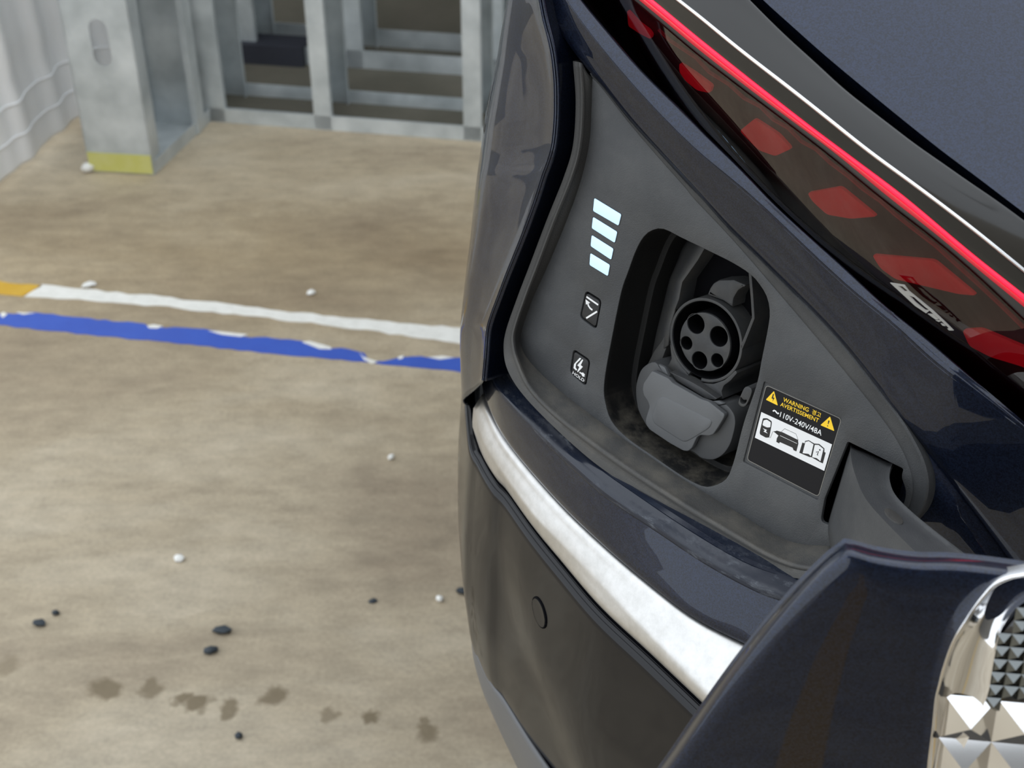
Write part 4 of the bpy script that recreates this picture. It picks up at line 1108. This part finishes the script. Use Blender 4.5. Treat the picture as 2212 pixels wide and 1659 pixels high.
# dust cap for the DC pins
WC = -14.0
capb = [(1408, 782), (1418, 784), (1424, 793), (1435, 806), (1447, 816), (1464, 833), (1490, 850), (1516, 865), (1534, 869), (1554, 874), (1568, 874), (1578, 884), (1586, 897), (1588, 916), (1583, 941), (1575.5, 962.5), (1562.5, 981), (1545, 992), (1529, 993), (1513, 989), (1494, 975), (1447, 956), (1403, 927), (1390, 910), (1380, 890), (1376, 876), (1373, 853), (1374, 829), (1382, 803), (1393, 790)]
CAP = plate('dust_cap', [tuple(q) for q in spl(uvs(capb, WC), 90, True)], 'cap_base', CAR, w0=WC, w1=-34, bevel=.8, label='grey rubber dust cap over the lower DC socket')
capp = [(1408, 801), (1444, 818), (1453, 828), (1480, 843), (1513, 862), (1531, 868), (1565, 895), (1564, 902), (1552, 922), (1541, 938), (1532, 942), (1513, 940), (1506, 944), (1501, 954), (1494.5, 968), (1486, 975), (1476, 974), (1447, 958), (1403, 928.5), (1396, 919), (1394, 907.5), (1397.6, 894.5), (1402.7, 878.6), (1399, 867), (1390, 854), (1387.5, 841), (1389.7, 828), (1397.6, 816.4), (1403, 807.7)]
plate('cap_tab', round_poly(uvs(capp, -9.5), .8, 2), 'cap', CAP, w0=-9.5, w1=-12.5, bevel=.5, sharp=50, label='lighter grey pull tab')
plate('tab_panel', round_poly(uvs([(1419, 862), (1432, 855), (1540, 909), (1533, 925), (1497, 947), (1478, 957), (1412, 915), (1407, 900)], -9.2), 3.0, 5), 'cap', CAP, w0=-9.1, w1=-10, bevel=.7, sharp=70)
hl = uvs([(1447, 803), (1486, 821), (1513, 836), (1549, 861), (1545, 864), (1526, 862), (1461, 822), (1452, 809)], -15)
plate('cap_hinge', round_poly(hl, .4, 2), 'inlet', CAP, holes=[inset_uv(hl, .75)] if False else (), w0=-15, w1=-22, bevel=.4)
plate('cap_lug', round_poly(uvs([(1421, 786), (1436, 793), (1446, 814), (1432, 804)], -13.5), .8, 3), 'cap', CAP, w0=-13.3, w1=-15, bevel=.3)
plate('cap_lug', round_poly(uvs([(1532, 868), (1552, 866), (1566, 872), (1552, 875)], -13.5), .8, 3), 'cap', CAP, w0=-13.3, w1=-15, bevel=.3)
# lock pin tab at the right wall
pt = [(1607, 839), (1618, 836), (1624, 846), (1614, 872), (1606, 879), (1598, 876), (1595, 868)]
plate('lock_tab', [tuple(q) for q in spl(uvs(pt, -8), 30, True)], 'inlet', INL, holes=[[tuple(q) for q in spl(uvs([(1600, 858), (1606, 864), (1613, 864), (1610, 871), (1604, 873), (1599, 868)], -8), 16, True)]], w0=-8, w1=-30, bevel=.3)

# ------------------------------------------------------------------ gooseneck hinge arm and open door
VT = uv(1840, 975)[1]
vp0 = P3(0, VT, 0)
def on_v(x, y, dv=0.0): return on_plane(x, y, vp0 + PV * dv * .001, PV)
arm_l = spl([on_v(x, y) for x, y in [(1838, 962), (1838, 985), (1845, 1020), (1866, 1072), (1905, 1120), (1985, 1200), (2040, 1250), (2120, 1300)]], 40)
arm_r = spl([on_v(x, y) for x, y in [(1930, 1000), (1921, 1020), (1920, 1045), (1935, 1080), (1985, 1128), (2070, 1195), (2130, 1240), (2210, 1290)]], 40)
DOOR = None
am = (arm_l + arm_r) / 2
hgt = PV * .042
edge_o = .0016
def toward(a, b_, d):
    v = b_ - a; l = np.linalg.norm(v, axis=1)[:, None]; return a + v / l * d
tl = toward(arm_l, arm_r, .0018); tr_ = toward(arm_r, arm_l, .0018)
rows = [arm_r + hgt, arm_r + PV * .0018, tr_, tl, arm_l + PV * .0018, arm_l + hgt * .5, arm_l + hgt]
# door sheet: near the camera, edge rim towards the sky
dp0 = at_depth(1830, 1195, .47)
dn = np.array([-.15, -.95, .21]); dn /= np.linalg.norm(dn)
def dpx(x, y, off=0.0): return on_plane(x, y, dp0 + dn * off, dn)
rim_l = [(1330, 1830), (1400, 1725), (1450, 1655), (1500, 1582), (1565, 1490), (1640, 1392), (1720, 1298), (1785, 1232), (1830, 1197)]
rim_t = [(1830, 1197), (1850, 1200), (1900, 1214), (1980, 1226), (2060, 1228), (2140, 1236), (2212, 1246), (2330, 1262)]
edge = [dpx(x, y) for x, y in spl(rim_l, 40)] + [dpx(x, y) for x, y in spl(rim_t, 30)][1:]
edge = np.array(edge)
du = np.array([1.0, 0, 0]) - dn * dn[0]; du /= np.linalg.norm(du); dv_ = np.cross(dn, du); dv_ = dv_ if dv_[2] < 0 else -dv_
def d3(u, v, w): return dp0 + (du * u + dv_ * v + dn * w) * .001
def duv(x, y, off=0.0):
    d = (dpx(x, y, off * .001) - dp0) * 1000
    return (float(d @ du), float(d @ dv_))
cen = d3(120, 150, 0)
def shrink(row, d):
    out = []
    for p in row:
        v = cen - p; out.append(p + v / np.linalg.norm(v) * d)
    return np.array(out)
bk = -dn
r0 = edge + bk * .009
r1 = edge + bk * .0022
r2 = shrink(edge, .0022)
r3 = shrink(edge, .012) + dn * .0008
r4 = shrink(edge, .045) + dn * .0012
r5 = shrink(edge, .085) + dn * .0012
r6 = shrink(edge, .13) + dn * .0
r7 = np.array([cen + (p - cen) * .02 for p in edge])
DOOR = loft('charge_port_door', [shrink(edge, .012) + bk * .010, r0 + bk * .001, r0 - bk * .001, r1, r2, r3, r4, r5, r6, r7], 'navy', CAR, sub=4, thick=0, sharp=50, label='open charge port door with glossy navy skin')
# hinge arm under the door
loft('hinge_arm', [arm_r + hgt, arm_r + PV * .0018, tr_, tl, arm_l + PV * .0018, arm_l + hgt * .5, arm_l + hgt], 'plastic', DOOR, sub=3, thick=.001, sharp=50, label='curved grey plastic hinge arm')
cpx = [(1908 + 14 * math.cos(a) + 8 * math.sin(a), 1114 + 15 * math.sin(a) + 5 * math.cos(a)) for a in np.linspace(0, 2 * math.pi, 20, endpoint=False)]
cpx = [(1930 + 20 * math.cos(a) + 6 * math.sin(a), 1117 + 15 * math.sin(a) + 9 * math.cos(a)) for a in np.linspace(0, 2 * math.pi, 20, endpoint=False)]
def v3(u, v, w): return vp0 + (PU * u + PN * v - PV * w) * .001
def vuv(x, y):
    d = (on_v(x, y) - vp0) * 1000; return (float(d @ PU), float(d @ PN))
plate('arm_boss', [vuv(x, y) for x, y in cpx], 'plastic_rim', DOOR, w0=.7, w1=-1.0, bevel=.5, to3=v3)
# faceted chrome lamp garnish set in the door
gpx = [(2400, 1236), (2300, 1244), (2212, 1258), (2156, 1270), (2122, 1293), (2084, 1336), (2055, 1385), (2035, 1440), (2026, 1475), (2018, 1510), (2012, 1570), (2003, 1642), (1990, 1760)]
ipx = [(2420, 1262), (2330, 1272), (2250, 1285), (2200, 1310), (2165, 1356), (2150, 1410), (2142, 1455), (2135, 1495), (2118, 1540), (2092, 1595), (2066, 1650), (2045, 1700), (2010, 1790)]
go = np.array([dpx(x, y, .006) for x, y in spl_idx(gpx, 6)]); gi = np.array([dpx(x, y, .004) for x, y in spl_idx(ipx, 6)])
gv = gi - go; gl_ = np.linalg.norm(gv, axis=1)[:, None]; gd = gv / gl_
gf = np.clip((np.arange(len(go)) - 14) / 16.0, 0, 1)[:, None]
go = go - dn * .005 * (1 - gf)
GAR = loft('door_garnish', [go - gd * .0004 - dn * .006, go, go + gd * .0006 + dn * .0009 * gf, go + gd * .0014 + dn * .0006 * gf, go + gv * .12 - dn * .0006, go + gv * .45 - dn * .0030, go + gv * .75 - dn * .0020, go + gv * .94 - dn * .0004, gi, gi - dn * .006],
           'chrome', DOOR, sub=4, thick=0, sharp=60, label='polished chrome surround of the faceted lamp')
def pyramids(name, x0, y0, nx, ny, s, h, base_w, mat, clip):
    vs, fs = [], []
    for i in range(nx):
        for j in range(ny):
            u0, v0 = x0 + i * s, y0 + j * s
            if clip and not any(inside((u0 + s * a_, v0 + s * b_), clip) for a_, b_ in ((.5, .5), (.85, .5), (.5, .85))): continue
            b0 = len(vs)
            vs += [d3(u0, v0, base_w), d3(u0 + s, v0, base_w), d3(u0 + s, v0 + s, base_w), d3(u0, v0 + s, base_w), d3(u0 + s / 2, v0 + s / 2, base_w + h)]
            fs += [(b0, b0 + 1, b0 + 4), (b0 + 1, b0 + 2, b0 + 4), (b0 + 2, b0 + 3, b0 + 4), (b0 + 3, b0, b0 + 4)]
    return add_mesh(name, vs, fs, mat, DOOR, 5)
f0 = duv(2030, 1500)
fb = [duv(x, y) for x, y in [(2126, 1531), (2212, 1512), (2400, 1480), (2400, 1800), (1990, 1800), (2010, 1660), (2060, 1570)]]
fa = duv(2075, 1633)
pyramids('chrome_facets', fa[0] - 9 - 18 * 2, fa[1] - 9 - 18 * 2, 9, 7, 18.0, 6.5, 2.6, 'chrome', [duv(x, y) for x, y in [(2128, 1532), (2212, 1512), (2500, 1450), (2500, 1900), (1990, 1900), (2030, 1720), (2092, 1595)]])
plate('lamp_bowl', [duv(x, y) for x, y in [(2128, 1528), (2212, 1510), (2450, 1450), (2450, 1850), (2000, 1850), (2040, 1710), (2090, 1600)]], 'chrome', DOOR, w0=2.5, w1=0, to3=d3)
ins = [duv(x, y) for x, y in [(2212, 1296), (2162, 1359), (2148, 1411), (2136, 1492), (2126, 1531), (2212, 1512), (2400, 1475), (2400, 1270)]]
plate('insert_frame', ins, 'gloss', DOOR, w0=3.0, w1=-2, bevel=.5, to3=d3)
pyramids('dark_facets', ins[4][0] - 6, ins[0][1] - 4, 18, 14, 5.2, 2.0, 3.2, 'chrome_dark', inset_uv(ins, 2.0))
#@END
